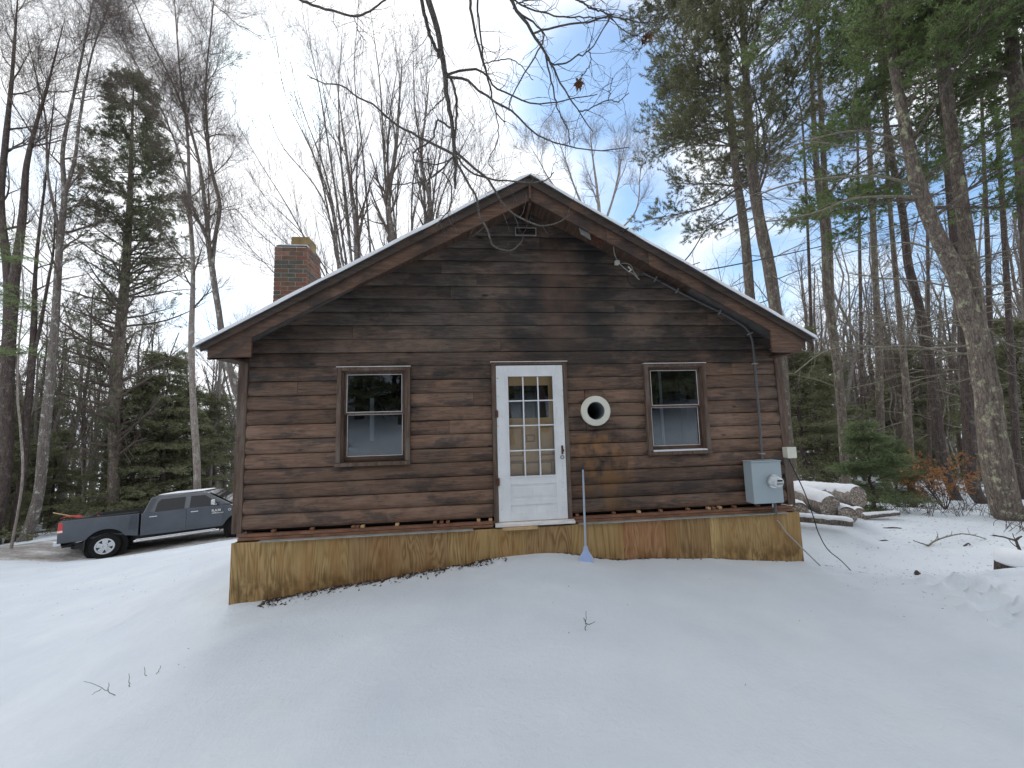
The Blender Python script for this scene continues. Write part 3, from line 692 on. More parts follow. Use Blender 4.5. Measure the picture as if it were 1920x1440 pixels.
# windows ------------------------------------------------------
def window(x0, x1, z0, z1, snowsill, warm):
    wd = MB()
    t = .052
    wd.box(x0, x0 + t, -.052, .10, z0 + .045, z1 - .045); wd.box(x1 - t, x1, -.052, .10, z0 + .045, z1 - .045); wd.box(x0, x1, -.052, .10, z1 - .045, z1)
    o = wd.build('window', MTV, cabin, bevel=.004)
    MB().box(x0 - .008, x1 + .008, -.062, .02, z1 + .001, z1 + .009).build('head_flashing', M_WHP, o)
    MB().box(x0 - .005, x1 + .005, -.072, .10, z0, z0 + .043).build('window_sill', MTV, o, bevel=.004)
    # inner stop
    st = MB(); a0, a1, c0, c1 = x0 + t + .001, x1 - t - .001, z0 + .045, z1 - .047
    st.box(a0, a0 + .016, -.020, .06, c0, c1); st.box(a1 - .016, a1, -.020, .06, c0, c1); st.box(a0 + .017, a1 - .017, -.020, .06, c1 - .014, c1); st.build('window_stop', MTV, o)
    a0 += .018; a1 -= .018; c1 -= .016; mid = c0 + (c1 - c0) * .535
    def sash(n, y0, y1, zz0, zz1, bot):
        f = MB(); e = .034
        f.box(a0, a0 + e, y0, y1, zz0, zz1); f.box(a1 - e, a1, y0, y1, zz0, zz1); f.box(a0 + e, a1 - e, y0, y1, zz1 - .026, zz1); f.box(a0 + e, a1 - e, y0, y1, zz0, zz0 + bot)
        s = f.build(n, MTV if bot < .04 else MT, o, bevel=.003)
        g = .006; p = MB(); q0, q1, q2, q3 = a0 + e, a1 - e, zz0 + bot, zz1 - .026
        p.box(q0, q0 + g, y0 - .003, y0 + .002, q2, q3); p.box(q1 - g, q1, y0 - .003, y0 + .002, q2, q3); p.box(q0 + g, q1 - g, y0 - .003, y0 + .002, q3 - g, q3); p.box(q0 + g, q1 - g, y0 - .003, y0 + .002, q2, q2 + g)
        p.build('glazing_putty', M_WHP, s)
        MB().box(q0 - .005, q1 + .005, y0 + .012, y0 + .016, q2 - .005, q3 + .005).build('pane', MG, s)
        return s
    sash('upper_sash', .004, .034, mid - .012, c1, .028)
    sash('lower_sash', .040, .070, c0 + .004, mid + .014, .062)
    if snowsill:
        MB().box(a0 - .01, a1 + .01, -.064, .038, z0 + .0435, z0 + .062).build('sill_snow', MSN2, o, bevel=.008)
    return o
wl = window(-1.715, -.823, .762, 1.992, False, 0)
wr = window(2.294, 3.177, .762, 1.992, True, 0)
wl['label'] = 'left window with bare dark glass'; wr['label'] = 'right window with a curtain behind it and snow on the sill'
MB().box(-1.405, -1.355, .30, .33, 1.05, 1.62).build('curtain_daylight_strip', M_WHP, wl)  # added white strip stands in for daylight from a far window, no curtain here
MB().box(2.62, 2.655, .20, .23, .80, 1.95).build('inner_mullion', M_WHP, wr); MB().box(2.93, 3.02, .22, .24, .80, 1.95).build('curtain_daylight_strip', M_ROOM, wr)

# door --------------------------------------------------------
dx0, dx1, dz0, dz1 = .276, 1.162, .002, 1.990
dw = dx1 - dx0
door = MB()
gx0, gx1 = dx0 + .175 * dw, dx0 + .845 * dw; gz0, gz1 = .56, 1.845
door.box(dx0, gx0, -.040, .002, dz0, dz1); door.box(gx1, dx1, -.040, .002, dz0, dz1); door.box(gx0, gx1, -.040, .002, gz1, dz1); door.box(gx0, gx1, -.040, .002, dz0, .05 + .06)
door.box(gx0, gx1, -.040, .002, .455, gz0); door.box(gx0, gx1, -.040, .002, .20, .265)
dr = door.build('storm_door', MW, cabin, bevel=.003)
MB().box(gx0 + .001, gx1 - .001, -.030, -.008, .111, .199).build('lower_panel', MW, dr)
MB().box(gx0 + .001, gx1 - .001, -.030, -.008, .266, .454).build('lower_panel', MW, dr)
MB().box(gx0 + .04, gx1 - .04, -.036, -.0305, .300, .420).build('raised_field', MW, dr, bevel=.003)
fr = MB(); t = .016
fr.box(gx0 - t, gx0, -.050, -.041, gz0 - t, gz1 + t); fr.box(gx1, gx1 + t, -.050, -.041, gz0 - t, gz1 + t); fr.box(gx0, gx1, -.050, -.041, gz1, gz1 + t); fr.box(gx0, gx1, -.050, -.041, gz0 - t, gz0)
fr.build('glass_bead', MW, dr, bevel=.002)
pw = (gx1 - gx0) / 3; ph = (gz1 - gz0) / 4
for i in (1, 2): MB().box(gx0 + pw * i - .008, gx0 + pw * i + .008, -.036, -.010, gz0 + .001, gz1 - .001).build('muntin', MW, dr, bevel=.002)
for j in (1, 2, 3):
    mm = MB()
    for i in range(3): mm.box(gx0 + pw * i + (.0085 if i else .001), gx0 + pw * (i + 1) - (.0085 if i < 2 else .001), -.035, -.011, gz0 + ph * j - .008, gz0 + ph * j + .008)
    mm.build('muntin', MW, dr, bevel=.002)
for i in range(3):
    for j in range(4): MB().box(gx0 + pw * i + .002, gx0 + pw * (i + 1) - .002, -.022, -.018, gz0 + ph * j + .002, gz0 + ph * (j + 1) - .002).build('pane', MGD, dr)
for z in (1.36, .50): MB().box(dx0 - .022, dx0 + .018, -.056, -.0405, z - .045, z + .045).tube([(dx0 - .004, -.060, z - .05), (dx0 - .004, -.060, z + .05)], .009).build('hinge', M_RUST, dr, bevel=.002)
MB().box(dx1 - .055, dx1 - .030, -.050, -.0405, .82, .93).build('latch_plate', M_RUST, dr, bevel=.002)
MB().tube([(dx1 - .042, -.050, .88), (dx1 - .042, -.075, .88)], .008).tube([(dx1 - .042, -.075, .88), (dx1 - .042, -.088, .875), (dx1 - .042, -.10, .86)], [.012, .016, .012]).build('door_knob', M_RUST, dr, smooth=True)
MB().ring((dx1 - .046, -.041, .78), (0, -1, 0), .028, .012, .004).build('lock_ring', M_FLASH, dr)
cas = MB(); cas.box(.217, .270, -.045, .075, -.02, 2.0); cas.box(1.168, 1.220, -.045, .075, -.02, 2.0); cas.box(.217, 1.220, -.045, .075, 2.002, 2.034)
dfr = cas.build('door_frame', MTV, cabin, bevel=.003)
MB().box(.205, 1.232, -.058, .0, 2.036, 2.044).build('head_flashing', M_WHP, dfr)
MB().box(.225, 1.235, -.125, .07, -.040, -.004).build('door_sill', M_WHP, cabin, bevel=.004)
MB().box(.31, .75, -.145, -.112, -.078, -.044).build('shim_board', M_NEWW, cabin, bevel=.003)
# inner house door seen through the glass
idr = MB(); y = .075
idr.box(.272, .45, y, y + .035, .0, 1.999); idr.box(.985, 1.166, y, y + .035, .0, 1.999); idr.box(.45, .985, y, y + .035, 1.735, 1.999); idr.box(.45, .985, y, y + .035, 0, 1.30)
idr.build('inner_door', M_TAN, cabin, bevel=.002)
MB().box(.452, .983, y + .010, y + .014, 1.305, 1.73).build('pane', MG, cabin)
for (a0, a1, c0, c1) in ((.40, .62, .80, 1.18), (.82, 1.04, .80, 1.18), (.66, .78, .98, 1.08), (.40, .62, .30, .74), (.82, 1.04, .30, .74), (.44, 1.0, .52, .72)):
    mo = MB(); e = .016; mo.box(a0, a0 + e, y - .022, y - .001, c0, c1); mo.box(a1 - e, a1, y - .022, y - .001, c0, c1); mo.box(a0 + e, a1 - e, y - .022, y - .001, c0, c0 + e); mo.box(a0 + e, a1 - e, y - .022, y - .001, c1 - e, c1)
    mo.build('door_moulding', M_TAN2, cabin)

# stovepipe thimble --------------------------------------------
tcx, tcz = 1.585, 1.370
th = MB().ring((tcx, -.030, tcz), (0, -1, 0), .198, .118, .045, 48).build('stovepipe_thimble', M_CREAM, cabin, smooth=True, bevel=.006)
pp = MB().ring((tcx, .55, tcz), (0, -1, 0), .117, .113, .62, 48).build('stovepipe', M_PIPE, th, smooth=True)
MB().ring((tcx, .54, tcz), (0, -1, 0), .112, .001, .01, 40).build('stovepipe_end', M_VOID, th)
MB().ring((tcx, -.0285, tcz), (0, 1, 0), .19, .122, -.008, 40).build('thimble_gasket', M_RUST, th)

# chimney --------------------------------------------------------
c_l = W(515, 470, 5.62); cy0 = c_l[1]; cx0 = c_l[0]; cw = .465; cdp = .50; ctop = W(540, 461, 5.6)[2]
chim = MB().box(cx0 + .006, cx0 + cw - .006, cy0 + .006, cy0 + cdp - .006, 1.6, ctop - .002).build('chimney', M_MORT, cabin)
rb = random.Random(8); bl, bh, jt = .198, .057, .0105
zc = ctop - bh; row = 0
def brick(x0, x1, y0, y1, z0):
    r = lambda: rb.uniform(-.002, .002)
    MB().box(x0, x1, y0 + r(), y1, z0, z0 + bh).build('brick', rb.choice(M_BRICKS[:3] if z0 < ctop - .25 else [M_BRICKS[0], M_BRICKS[3], M_BRICKS[1]]), chim, bevel=.003)
while zc > 2.3:
    offs = 0 if row % 2 else -.104
    x = cx0 + offs
    while x < cx0 + cw - .02:
        a0 = max(x, cx0); a1 = min(x + bl, cx0 + cw)
        if a1 - a0 > .03: brick(a0, a1, cy0, cy0 + .09, zc)
        x += bl + jt
    yv = cy0 + .09 + jt + (0 if row % 2 else -.0)
    yy = yv if row % 2 else yv
    first = .198 if row % 2 == 0 else .095
    while yy < cy0 + cdp - .02:
        y1 = min(yy + first, cy0 + cdp); first = .198
        if y1 - yy > .03:
            MB().box(cx0 + cw - .09, cx0 + cw + rb.uniform(-.001, .002), yy, y1, zc, zc + bh).build('brick', rb.choice(M_BRICKS), chim, bevel=.003)
        yy = y1 + jt
    zc -= bh + jt; row += 1
cap = MB().box(cx0 + .01, cx0 + cw - .012, cy0 + .012, cy0 + cdp - .01, ctop, ctop + .042).build('chimney_cap', M_CONC, chim, bevel=.012)
fl = MB(); f0, f1, g0, g1 = cx0 + .17, cx0 + .43, cy0 + .13, cy0 + .40
fl.box(f0, f1, g0, g0 + .022, ctop + .03, ctop + .235); fl.box(f0, f1, g1 - .022, g1, ctop + .03, ctop + .235); fl.box(f0, f0 + .022, g0 + .022, g1 - .022, ctop + .03, ctop + .235); fl.box(f1 - .022, f1, g0 + .022, g1 - .022, ctop + .03, ctop + .235)
fl.build('flue_tile', M_FLUE, chim, bevel=.004)
MB().box(cx0 + .03, f1 + .02, cy0 + .03, g0 - .01, ctop + .043, ctop + .062).build('cap_snow', MSN2, chim, bevel=.009)
MB().box(cx0 + .02, cx0 + cw - .02, cy0 + .002, cy0 + .010, ctop - .003, ctop + .006).build('ledge_snow', MSN2, chim)

# ------------------------------------------------------------------ things on the wall
mb = thing('electric_meter_box', 'grey steel electric meter box with round glass meter on the cabin front wall', 'meter box', (3.93, -.12, .06))
bx0 = ony(1414, 943, -.20)[0]; bx1 = ony(1470, 943, -.20)[0]; bz0 = ony(1440, 944, -.20)[2]; bz1 = ony(1440, 866, -.20)[2]
O = (3.93, -.12, .06)
MB().box(bx0, bx1, -.205, -.052, bz0, bz1).build('box', M_GALV, mb, bevel=.006, org=O)
MB().box(bx0 - .006, bx1 + .006, -.214, -.048, bz1 + .001, bz1 + .016).build('box_lid', M_GALV, mb, bevel=.005, org=O)
mc = ony(1449, 902, -.21)
MB().ring((mc[0], -.206, mc[2]), (0, -1, 0), .088, .070, .022, 36).build('meter_ring', M_CHR, mb, smooth=True, org=O)
def dome():
    V = []; Fc = []; k = 28; prof = [(.070, -.21), (.070, -.30), (.062, -.318), (.045, -.326), (.001, -.328)]
    for r, y in prof:
        for i in range(k): th = 2 * math.pi * i / k; V.append((mc[0] + r * math.cos(th), y, mc[2] + r * math.sin(th)))
    for j in range(4):
        for i in range(k): Fc.append((j * k + i, j * k + (i + 1) % k, (j + 1) * k + (i + 1) % k, (j + 1) * k + i))
    return MB().add(V, Fc)
M_LENS = simple('meter_lens', (.62, .66, .68), .08, 0, var=.2, sc=14, coat=1)
ml = dome().build('meter_lens', M_LENS, mb, smooth=True, org=O)
MB().box(mc[0] - .035, mc[0] + .035, -.334, -.3275, mc[2] + .012, mc[2] + .034).build('meter_display', M_BLK, ml, org=O)
for i in range(4): MB().ring((mc[0] - .036 + .024 * i, -.3285, mc[2] - .018), (0, -1, 0), .010, .007, .002, 14).build('meter_dial', M_BLK, ml, org=O)
MB().tube([(bx0 + .25, -.21, bz0 - .002), (bx0 + .25, -.21, bz0 - .05)], .006).build('box_latch', M_CHR, mb, org=O)
MB().tube([(bx0 + .36, -.11, bz0 - .001), (bx0 + .36, -.11, bz0 - .10), (bx0 + .35, -.13, bz0 - .17)], [.022, .020, .016]).build('lower_conduit', M_PVC, mb, smooth=True, org=O)
def wall_tube(name, pts, y, r, m, label, cat, k=8, n=60, thing_=None, clamps=()):
    P = [ony(p[0], p[1], (p[2] if len(p) > 2 else y)) for p in pts]
    P2, _ = resample(P, [r] * len(P), n)
    t = thing(name, label, cat, tuple(P2[-1]))
    MB().tube(P2, r, k).build('pipe' if clamps else 'cable', m, t, smooth=True, org=tuple(P2[-1]))
    for c in clamps:
        j = int(c * (n - 1)); d = nrm(P2[min(j + 1, n - 1)] - P2[j - 1]); s = np.cross(d, (0, 1, 0)); p = P2[j]
        V = []
        for a in (-1, 1):
            for u in (-1, 1):
                for yy in (-r - .006, r): V.append(p + s * a * .034 + d * u * .008 + np.array([0, yy, 0]))
        MB().add(V, [(0, 1, 3, 2), (4, 6, 7, 5), (0, 2, 6, 4), (1, 5, 7, 3), (0, 4, 5, 1), (2, 3, 7, 6)]).build('pipe_clamp', M_FLASH, t, org=tuple(P2[-1]))
    return t
wall_tube('conduit_pipe', [(1431, 866, -.10), (1428, 850, -.055), (1424, 790), (1418, 720), (1413, 660), (1409, 634), (1400, 617), (1384, 605), (1345, 583), (1290, 556), (1240, 529), (1205, 511)], -.055, .0165, M_PVC,
          'long dark conduit pipe bending along the gable down to the meter box', 'conduit', 10, 90, clamps=(.10, .33, .50, .72, .86, .94))
wall_tube('looped_cable', [(1165, 436, -.48), (1156, 446, -.40), (1151, 462, -.2), (1153, 478, -.1), (1161, 493), (1176, 507), (1187, 513), (1195, 521), (1199, 524)], -.07, .007, M_WIRE2,
          'pale grey cable dropping in a loop from the rake board to the conduit end', 'cable', 6, 50)
wall_tube('looped_cable', [(1165, 494), (1176, 494), (1184, 499), (1188, 509), (1196, 519)], -.085, .006, M_WIRE2, 'short pale cable curl beside the conduit end under the gable', 'cable', 6, 30)
wall_tube('sagging_cable', [(1175, 512), (1180, 530), (1192, 538), (1212, 537), (1240, 529), (1262, 514), (1290, 500), (1312, 492, -.3)], -.09, .006, M_WIRE, 'black cable sagging below the conduit toward the rake board', 'cable', 6, 50)
wall_tube('thin_wall_cord', [(1262, 541), (1330, 585), (1400, 632), (1440, 655)], -.03, .004, M_WIRE, 'thin dark cord running slantwise across the siding under the right rake', 'cord', 5, 20)
def span(name, pts, r, label, m=M_WIRE):
    P2, _ = resample(pts, [r] * len(pts), 60)
    t = thing(name, label, 'cable', tuple(P2[0])); MB().tube(P2, r, 6).build('wire', m, t, smooth=True, org=tuple(P2[0]))
span('service_wire', [ony(1262, 516, -.12), W(1400, 492, 5.6), W(1600, 446, 7.0), W(1780, 386, 8.4), W(1960, 326, 10), W(2200, 235, 12)], .009, 'black overhead service wire leaving the gable to the right, in front of the pine trunks')
span('service_wire', [ony(1242, 528, -.12), ony(1289, 483, -.50), W(1323, 432, 4.9), W(1352, 402, 5.6), W(1380, 372, 6.6), W(1440, 300, 9), W(1500, 200, 13)], .008, 'black service wire rising steeply from the rake board into the left pine')
span('guy_wire', [ony(1168, 433, -.49), W(1240, 414, 5.4), W(1320, 392, 7), W(1460, 350, 10)], .005, 'thin grey wire stretched from the rake insulator toward the pines', M_WIRE2)
ins = thing('wire_insulator', 'small pale ceramic wire insulator hanging at the conduit end under the right rake', 'insulator', tuple(ony(1157, 493, -.08)))
p = ony(1157, 493, -.08)
MB().box(p[0] - .03, p[0] + .03, -.11, -.05, p[2] - .025, p[2] + .03).build('insulator_block', M_CREAM, ins, bevel=.008, org=tuple(p))
MB().tube([tuple(ony(1179, 509, -.09)), tuple(ony(1184, 506, -.12)), tuple(ony(1178, 500, -.09))], .012).build('insulator_clip', M_CREAM, ins, org=tuple(p))
p = ony(1165, 434, YF - .02)
it = thing('rake_insulator', 'small dark wire bracket screwed to the front of the right rake board', 'bracket', tuple(p))
MB().box(p[0] - .02, p[0] + .02, YF - .045, YF - .002, p[2] - .015, p[2] + .02).tube([p + np.array([0, -.02, 0]), p + np.array([.05, -.04, .012]), p + np.array([.08, -.04, .03])], .008).build('bracket', M_BLK, it, bevel=.003, org=tuple(p))
# junction box on the right corner
p = ony(1479, 848, -.06)
jb = thing('junction_box', 'small cream plastic junction box on the right corner post above the meter box', 'junction box', (p[0], -.02, p[2]))
MB().box(p[0] - .062, p[0] + .066, -.10, -.022, p[2] - .072, p[2] + .070).build('box', M_CREAM, jb, bevel=.006, org=(p[0], -.02, p[2]))
MB().box(p[0] - .066, p[0] + .070, -.112, -.101, p[2] - .076, p[2] + .074).build('cover', M_CREAM, jb, bevel=.005, org=(p[0], -.02, p[2]))
def ground_cable(name, pts, r, label, m):
    P2, _ = resample(pts, [r] * len(pts), 50); P2[-1, 2] = Hs(P2[-1, 0], P2[-1, 1]) - .03
    t = thing(name, label, 'cable', tuple(P2[-1])); MB().tube(P2, r, 6).build('wire', m, t, smooth=True, org=tuple(P2[-1]))
ground_cable('ground_cable', [ony(1478, 858, -.08), ony(1490, 884, -.05), ony(1505, 915, .0), W(1517, 945, 5.4), W(1527, 975, 5.35), W(1535, 1000, 5.3), W(1552, 1030, 5.25), W(1578, 1052, 5.2), W(1601, 1076, 5.0)], .0065, 'thin dark cable hanging from the junction box into the snow right of the cabin', M_WIRE)
ground_cable('ground_cable', [ony(1456, 975, -.13), ony(1462, 981, -.135), ony(1474, 998, -.13), ony(1494, 1018, -.13), ony(1502, 1026, -.14), W(1540, 1063, 4.9)], .009, 'dark cable and grey sleeve slanting from under the meter box into the snow', M_WIRE2)
# floor scraper
s0 = W(1099, 1056, 4.42); s0[2] = Hs(s0[0], s0[1]) + .0; s1 = ony(1093, 881, -.045)
sp = thing('floor_scraper', 'pale blue long-handled floor scraper leaning on the wall right of the door', 'scraper', tuple(s0))
d = nrm(s1 - s0); hb = s0 + d * .17
MB().tube([hb - d * .05, s1], [.0135, .0125], 12).build('handle', M_BLUEH, sp, smooth=True, org=tuple(s0))
MB().tube([s1 + d * .001, s1 + d * .035], [.016, .014], 10).build('grip_cap', M_BLK, sp, smooth=True, org=tuple(s0))
a = np.array([1., 0, 0]); nrm_ = nrm(np.cross(a, d))
V = []
for off in (-.010, .010):
    for u, v in ((-.085, -.02), (.085, -.02), (.080, .05), (.035, .115), (.022, .17), (-.022, .17), (-.035, .115), (-.080, .05)): V.append(s0 + a * u + d * v + nrm_ * off)
MB().add(V, [tuple(range(8)), tuple(range(15, 7, -1))] + [((i + 1) % 8, i, 8 + i, 8 + (i + 1) % 8) for i in range(8)]).build('blade', M_BLUE, sp, bevel=.005, org=tuple(s0))

# ------------------------------------------------------------------ logs
def log(label, A, B, r, snow=True, group='felled logs piled right of the cabin', k=20, thin=False, rb_=None):
    A = np.array(A, float); B = np.array(B, float); d = nrm(B - A); n = 14
    rng = np.random.default_rng(int(abs(A[0] * 1000)) % 9999)
    s = np.cross(d, (0, 0, 1)); s = nrm(s); u = np.cross(s, d)
    t = thing('felled_log', label, 'log', tuple(A), group)
    rb_ = rb_ or r
    V = []; bump_ = rng.normal(0, .035, (n, k)); bump_ = (bump_ + np.roll(bump_, 1, 1) + np.roll(bump_, 1, 0)) / 2
    for i in range(n):
        c = A + (B - A) * i / (n - 1); rr = r + (rb_ - r) * i / (n - 1)
        for j in range(k):
            th = 2 * math.pi * j / k; q = rr * (1 + bump_[i, j]) * (1 if 0 < i < n - 1 else .97)
            V.append(c + (s * math.cos(th) + u * math.sin(th)) * q)
    Fc = [(i * k + j, i * k + (j + 1) % k, (i + 1) * k + (j + 1) % k, (i + 1) * k + j) for i in range(n - 1) for j in range(k)]
    MB().add(V, Fc).build('bark', B_PALE if not thin else B_PINE, t, smooth=True, org=tuple(A))
    for i, nm in ((0, 'cut_end'), (n - 1, 'cut_end')):
        ring = V[i * k:(i + 1) * k]; c = sum(ring) / k; dd = -d if i == 0 else d
        MB().add([c + (p - c) * .995 + dd * .002 for p in ring] + [c + dd * .012], [(j, (j + 1) % k, k) for j in range(k)]).build(nm, M_CUT, t, org=tuple(A))
    if snow:
        m = 10; V = []; nn = 30
        for i in range(nn):
            f = -.01 + 1.02 * i / (nn - 1); c = A + (B - A) * f; rr = r + (rb_ - r) * f; e = min(1, min(i, nn - 1 - i) / 2 + .15)
            for j in range(m):
                th = math.pi / 2 + (j / (m - 1) - .5) * 2.15 * (1 + rng.normal(0, .06)); w_ = math.sin(math.pi * j / (m - 1))
                V.append(c + (s * math.cos(th) + u * math.sin(th)) * (rr * .99 + (.055 * w_ ** .6 * (.75 + rng.random() * .3)) * e * min(1, r / .14)))
        Fc = [(i * m + j, i * m + j + 1, (i + 1) * m + j + 1, (i + 1) * m + j) for i in range(nn - 1) for j in range(m - 1)]
        MB().add(V, Fc).build('snow_cover', MSN2, t, smooth=True, org=tuple(A))
    return t
log('thick snow-topped log of the pile, its sawn end facing the camera beside the cabin', W(1556, 950, 7.5), W(1425, 902, 9.6), .215)
log('snow-covered log at the back of the pile with the largest round end on the right', W(1609, 932, 8.3), W(1490, 920, 10.0), .225)
log('short snow-capped log end low at the right of the pile', W(1590, 966, 7.3), W(1560, 955, 9.0), .15)
log('small snow-capped log end tucked against the cabin corner', W(1500, 957, 7.6), W(1470, 945, 9.4), .15)
log('slender straight pole lying in front of the pile with snow on top', W(1597, 980, 6.9), W(1440, 966, 7.5), .075, thin=True)
log('thin bare stick of wood on the snow right of the pile', W(1684, 962, 8.0), W(1618, 968, 7.9), .045, thin=True, group=None, rb_=.06)
log('dark log end hidden underneath the back of the pile', W(1613, 962, 8.0), W(1575, 955, 9.4), .10, thin=True)

# snow-covered stump at the right edge
c = W(1898, 1040, 5.0); gz = Hs(c[0], c[1])
st = thing('tree_stump', 'low dark stump buried under a cap of snow at the right edge of the picture', 'stump', (c[0], c[1], gz))
bm_ = MB(); k = 18; V = []
for i, (zz, rr) in enumerate(((-.1, .18), (.08, .16), (.19, .15), (.20, .12))):
    for j in range(k):
        th = 2 * math.pi * j / k; q = rr * (1 + .06 * math.sin(3 * th) + .04 * math.sin(7 * th)); V.append((c[0] + q * math.cos(th), c[1] + q * math.sin(th), gz + zz))
bm_.add(V, [(i * k + j, i * k + (j + 1) % k, (i + 1) * k + (j + 1) % k, (i + 1) * k + j) for i in range(3) for j in range(k)] + [tuple(range(3 * k, 4 * k))]).build('stump_wood', B_DARK, st, smooth=True, org=(c[0], c[1], gz))
V = []
for i, (zz, rr) in enumerate(((.10, .175), (.13, .20), (.20, .19), (.26, .14), (.28, .05))):
    for j in range(k):
        th = 2 * math.pi * j / k; q = rr * (1 + .05 * math.sin(2 * th + 1) + .03 * math.sin(5 * th))
        V.append((c[0] + .03 + q * math.cos(th), c[1] + q * math.sin(th), gz + zz - (.16 * max(0, math.sin(th / 2 + 2.2)) if i < 2 else 0)))
MB().add(V, [(i * k + j, i * k + (j + 1) % k, (i + 1) * k + (j + 1) % k, (i + 1) * k + j) for i in range(4) for j in range(k)] + [tuple(range(4 * k, 5 * k))]).build('snow_cap', MSN2, st, smooth=True, org=(c[0], c[1], gz))

# ------------------------------------------------------------------ pickup truck
A_ = W(197, 1047, 12.4); B_ = W(453, 1009, 13.8)
ex = nrm(B_ - A_); ey = nrm(np.cross((0, 0, 1.), ex)); ey = nrm(ey - np.array([0, 0, .085])); ez = np.cross(ex, ey)
origin = A_ - ex * 1.28 + ey * .90                       # rear bumper centre line on the ground; -y side faces the camera
truck = bpy.data.objects.new('pickup_truck', None); COL.objects.link(truck)
Mx = Matrix.Identity(4)
for i in range(3): Mx[i][0] = ex[i]; Mx[i][1] = ey[i]; Mx[i][2] = ez[i]; Mx[i][3] = origin[i]
Mx = Mx @ Matrix.Diagonal((1, 1, .95, 1)); truck.matrix_world = Mx
tag(truck, 'dark grey crew cab pickup truck parked on the driveway left of the cabin', 'truck')
def arc(cx, cz, r, a0, a1, n): return [(cx + r * math.cos(math.radians(a0 + (a1 - a0) * i / n)), cz + r * math.sin(math.radians(a0 + (a1 - a0) * i / n))) for i in range(n + 1)]
RX_, FX_, WR = 1.28, 5.07, .41
sil = [(.10, .70)] + arc(RX_, .43, .56, 152, 28, 12) + [(2.12, .62), (2.12, 1.40), (1.0, 1.425), (.12, 1.44), (.09, 1.05)]
def half(poly, y0, y1, tum=0.0):
    return MB().prism_y(poly, y0, y1)
bed = MB()
for s in (-1, 1): bed.prism_y(sil, s * .985, s * .90)
bed.box(.12, 2.10, -.90, .90, .70, .80); bed.box(2.04, 2.11, -.899, .899, .80, 1.40)
bed_o = bed.build('bed', M_CARP, truck, bevel=.022)
MB().box(.075, .12, -.90, .90, .72, 1.42).build('tailgate', M_CARP, truck, bevel=.02)
for s in (-1, 1): MB().box(.14, 2.09, s * .93 - .045, s * .93 + .045, 1.425, 1.45).build('bed_rail', M_BLK, truck, bevel=.008)
for s in (-1, 1): MB().box(.3, 2.03, s * .86 - .02, s * .86 + .02, 1.30, 1.47).build('bed_liner', M_BLK, bed_o, bevel=.01)
# cab lower body, hood
def flare(poly, m, name, y=.985, bev=.03, parent=truck): return MB().prism_y(poly, -y, y).build(name, m, parent, bevel=bev)
low = [(2.17, .60), (4.50, .56), (4.52, .62)] + arc(FX_, .43, .56, 160, 25, 12) + [(5.72, .62), (5.90, .66), (5.93, 1.02), (5.86, 1.20), (5.4, 1.28), (4.55, 1.345), (4.42, 1.36), (2.17, 1.38)]
cab = flare(low, M_CARP, 'cab_body')
# greenhouse
def loft(sec, name, m, parent, bevel=.02):
    V = []; n = len(sec[0][0])
    for poly, yy in sec:
        V += [(x, -yy, z) for x, z in poly]
    for poly, yy in sec[::-1]:
        V += [(x, yy, z) for x, z in poly]
    Fc = [tuple(range(n)), tuple(range(4 * n - 1, 3 * n - 1, -1))]
    return V, Fc
gh_low = (2.19, 4.74); gh_top = (2.36, 3.90)
def ghp(f, side): # point of the greenhouse side at fraction f of the height
    z = 1.37 + (1.93 - 1.37) * f; y = .955 - .17 * f
    return z, y * side
V = [(2.19, -.955, 1.365), (4.74, -.955, 1.345), (3.92, -.80, 1.90), (2.34, -.80, 1.90), (2.19, .955, 1.365), (4.74, .955, 1.345), (3.92, .80, 1.90), (2.34, .80, 1.90),
     (3.72, -.70, 1.945), (2.50, -.70, 1.945), (3.72, .70, 1.945), (2.50, .70, 1.945)]
MB().add(V, [(0, 1, 2, 3), (5, 4, 7, 6), (0, 3, 7, 4), (1, 5, 6, 2), (0, 4, 5, 1), (3, 2, 8, 9), (6, 7, 11, 10), (2, 6, 10, 8), (7, 3, 9, 11), (9, 8, 10, 11)]).build('cab_roof', M_CARP, truck, bevel=.035)
MB().add([(3.80, -.66, 1.95), (2.46, -.66, 1.955), (2.46, .66, 1.955), (3.80, .66, 1.95), (3.72, -.6, 1.975), (2.56, -.6, 1.985), (2.56, .6, 1.985), (3.72, .6, 1.975)], [(0, 1, 2, 3), (4, 5, 6, 7), (0, 1, 5, 4), (1, 2, 6, 5), (2, 3, 7, 6), (3, 0, 4, 7)]).build('roof_snow', MSN2, truck, bevel=.012)
def side_panel(poly, off, th_, name, m, parent, s, bev=.006):
    """a panel lying on the sloping greenhouse side"""
    def yy(z): return .955 - (.955 - .80) * (z - 1.365) / .535 if z > 1.365 else .985
    V = [(x, s * (yy(z) + off), z) for x, z in poly] + [(x, s * (yy(z) + off - th_), z) for x, z in poly]; n = len(poly)
    return MB().add(V, [tuple(range(n)), tuple(range(2 * n - 1, n - 1, -1))] + [((i + 1) % n, i, n + i, n + (i + 1) % n) for i in range(n)]).build(name, m, parent, bevel=bev)
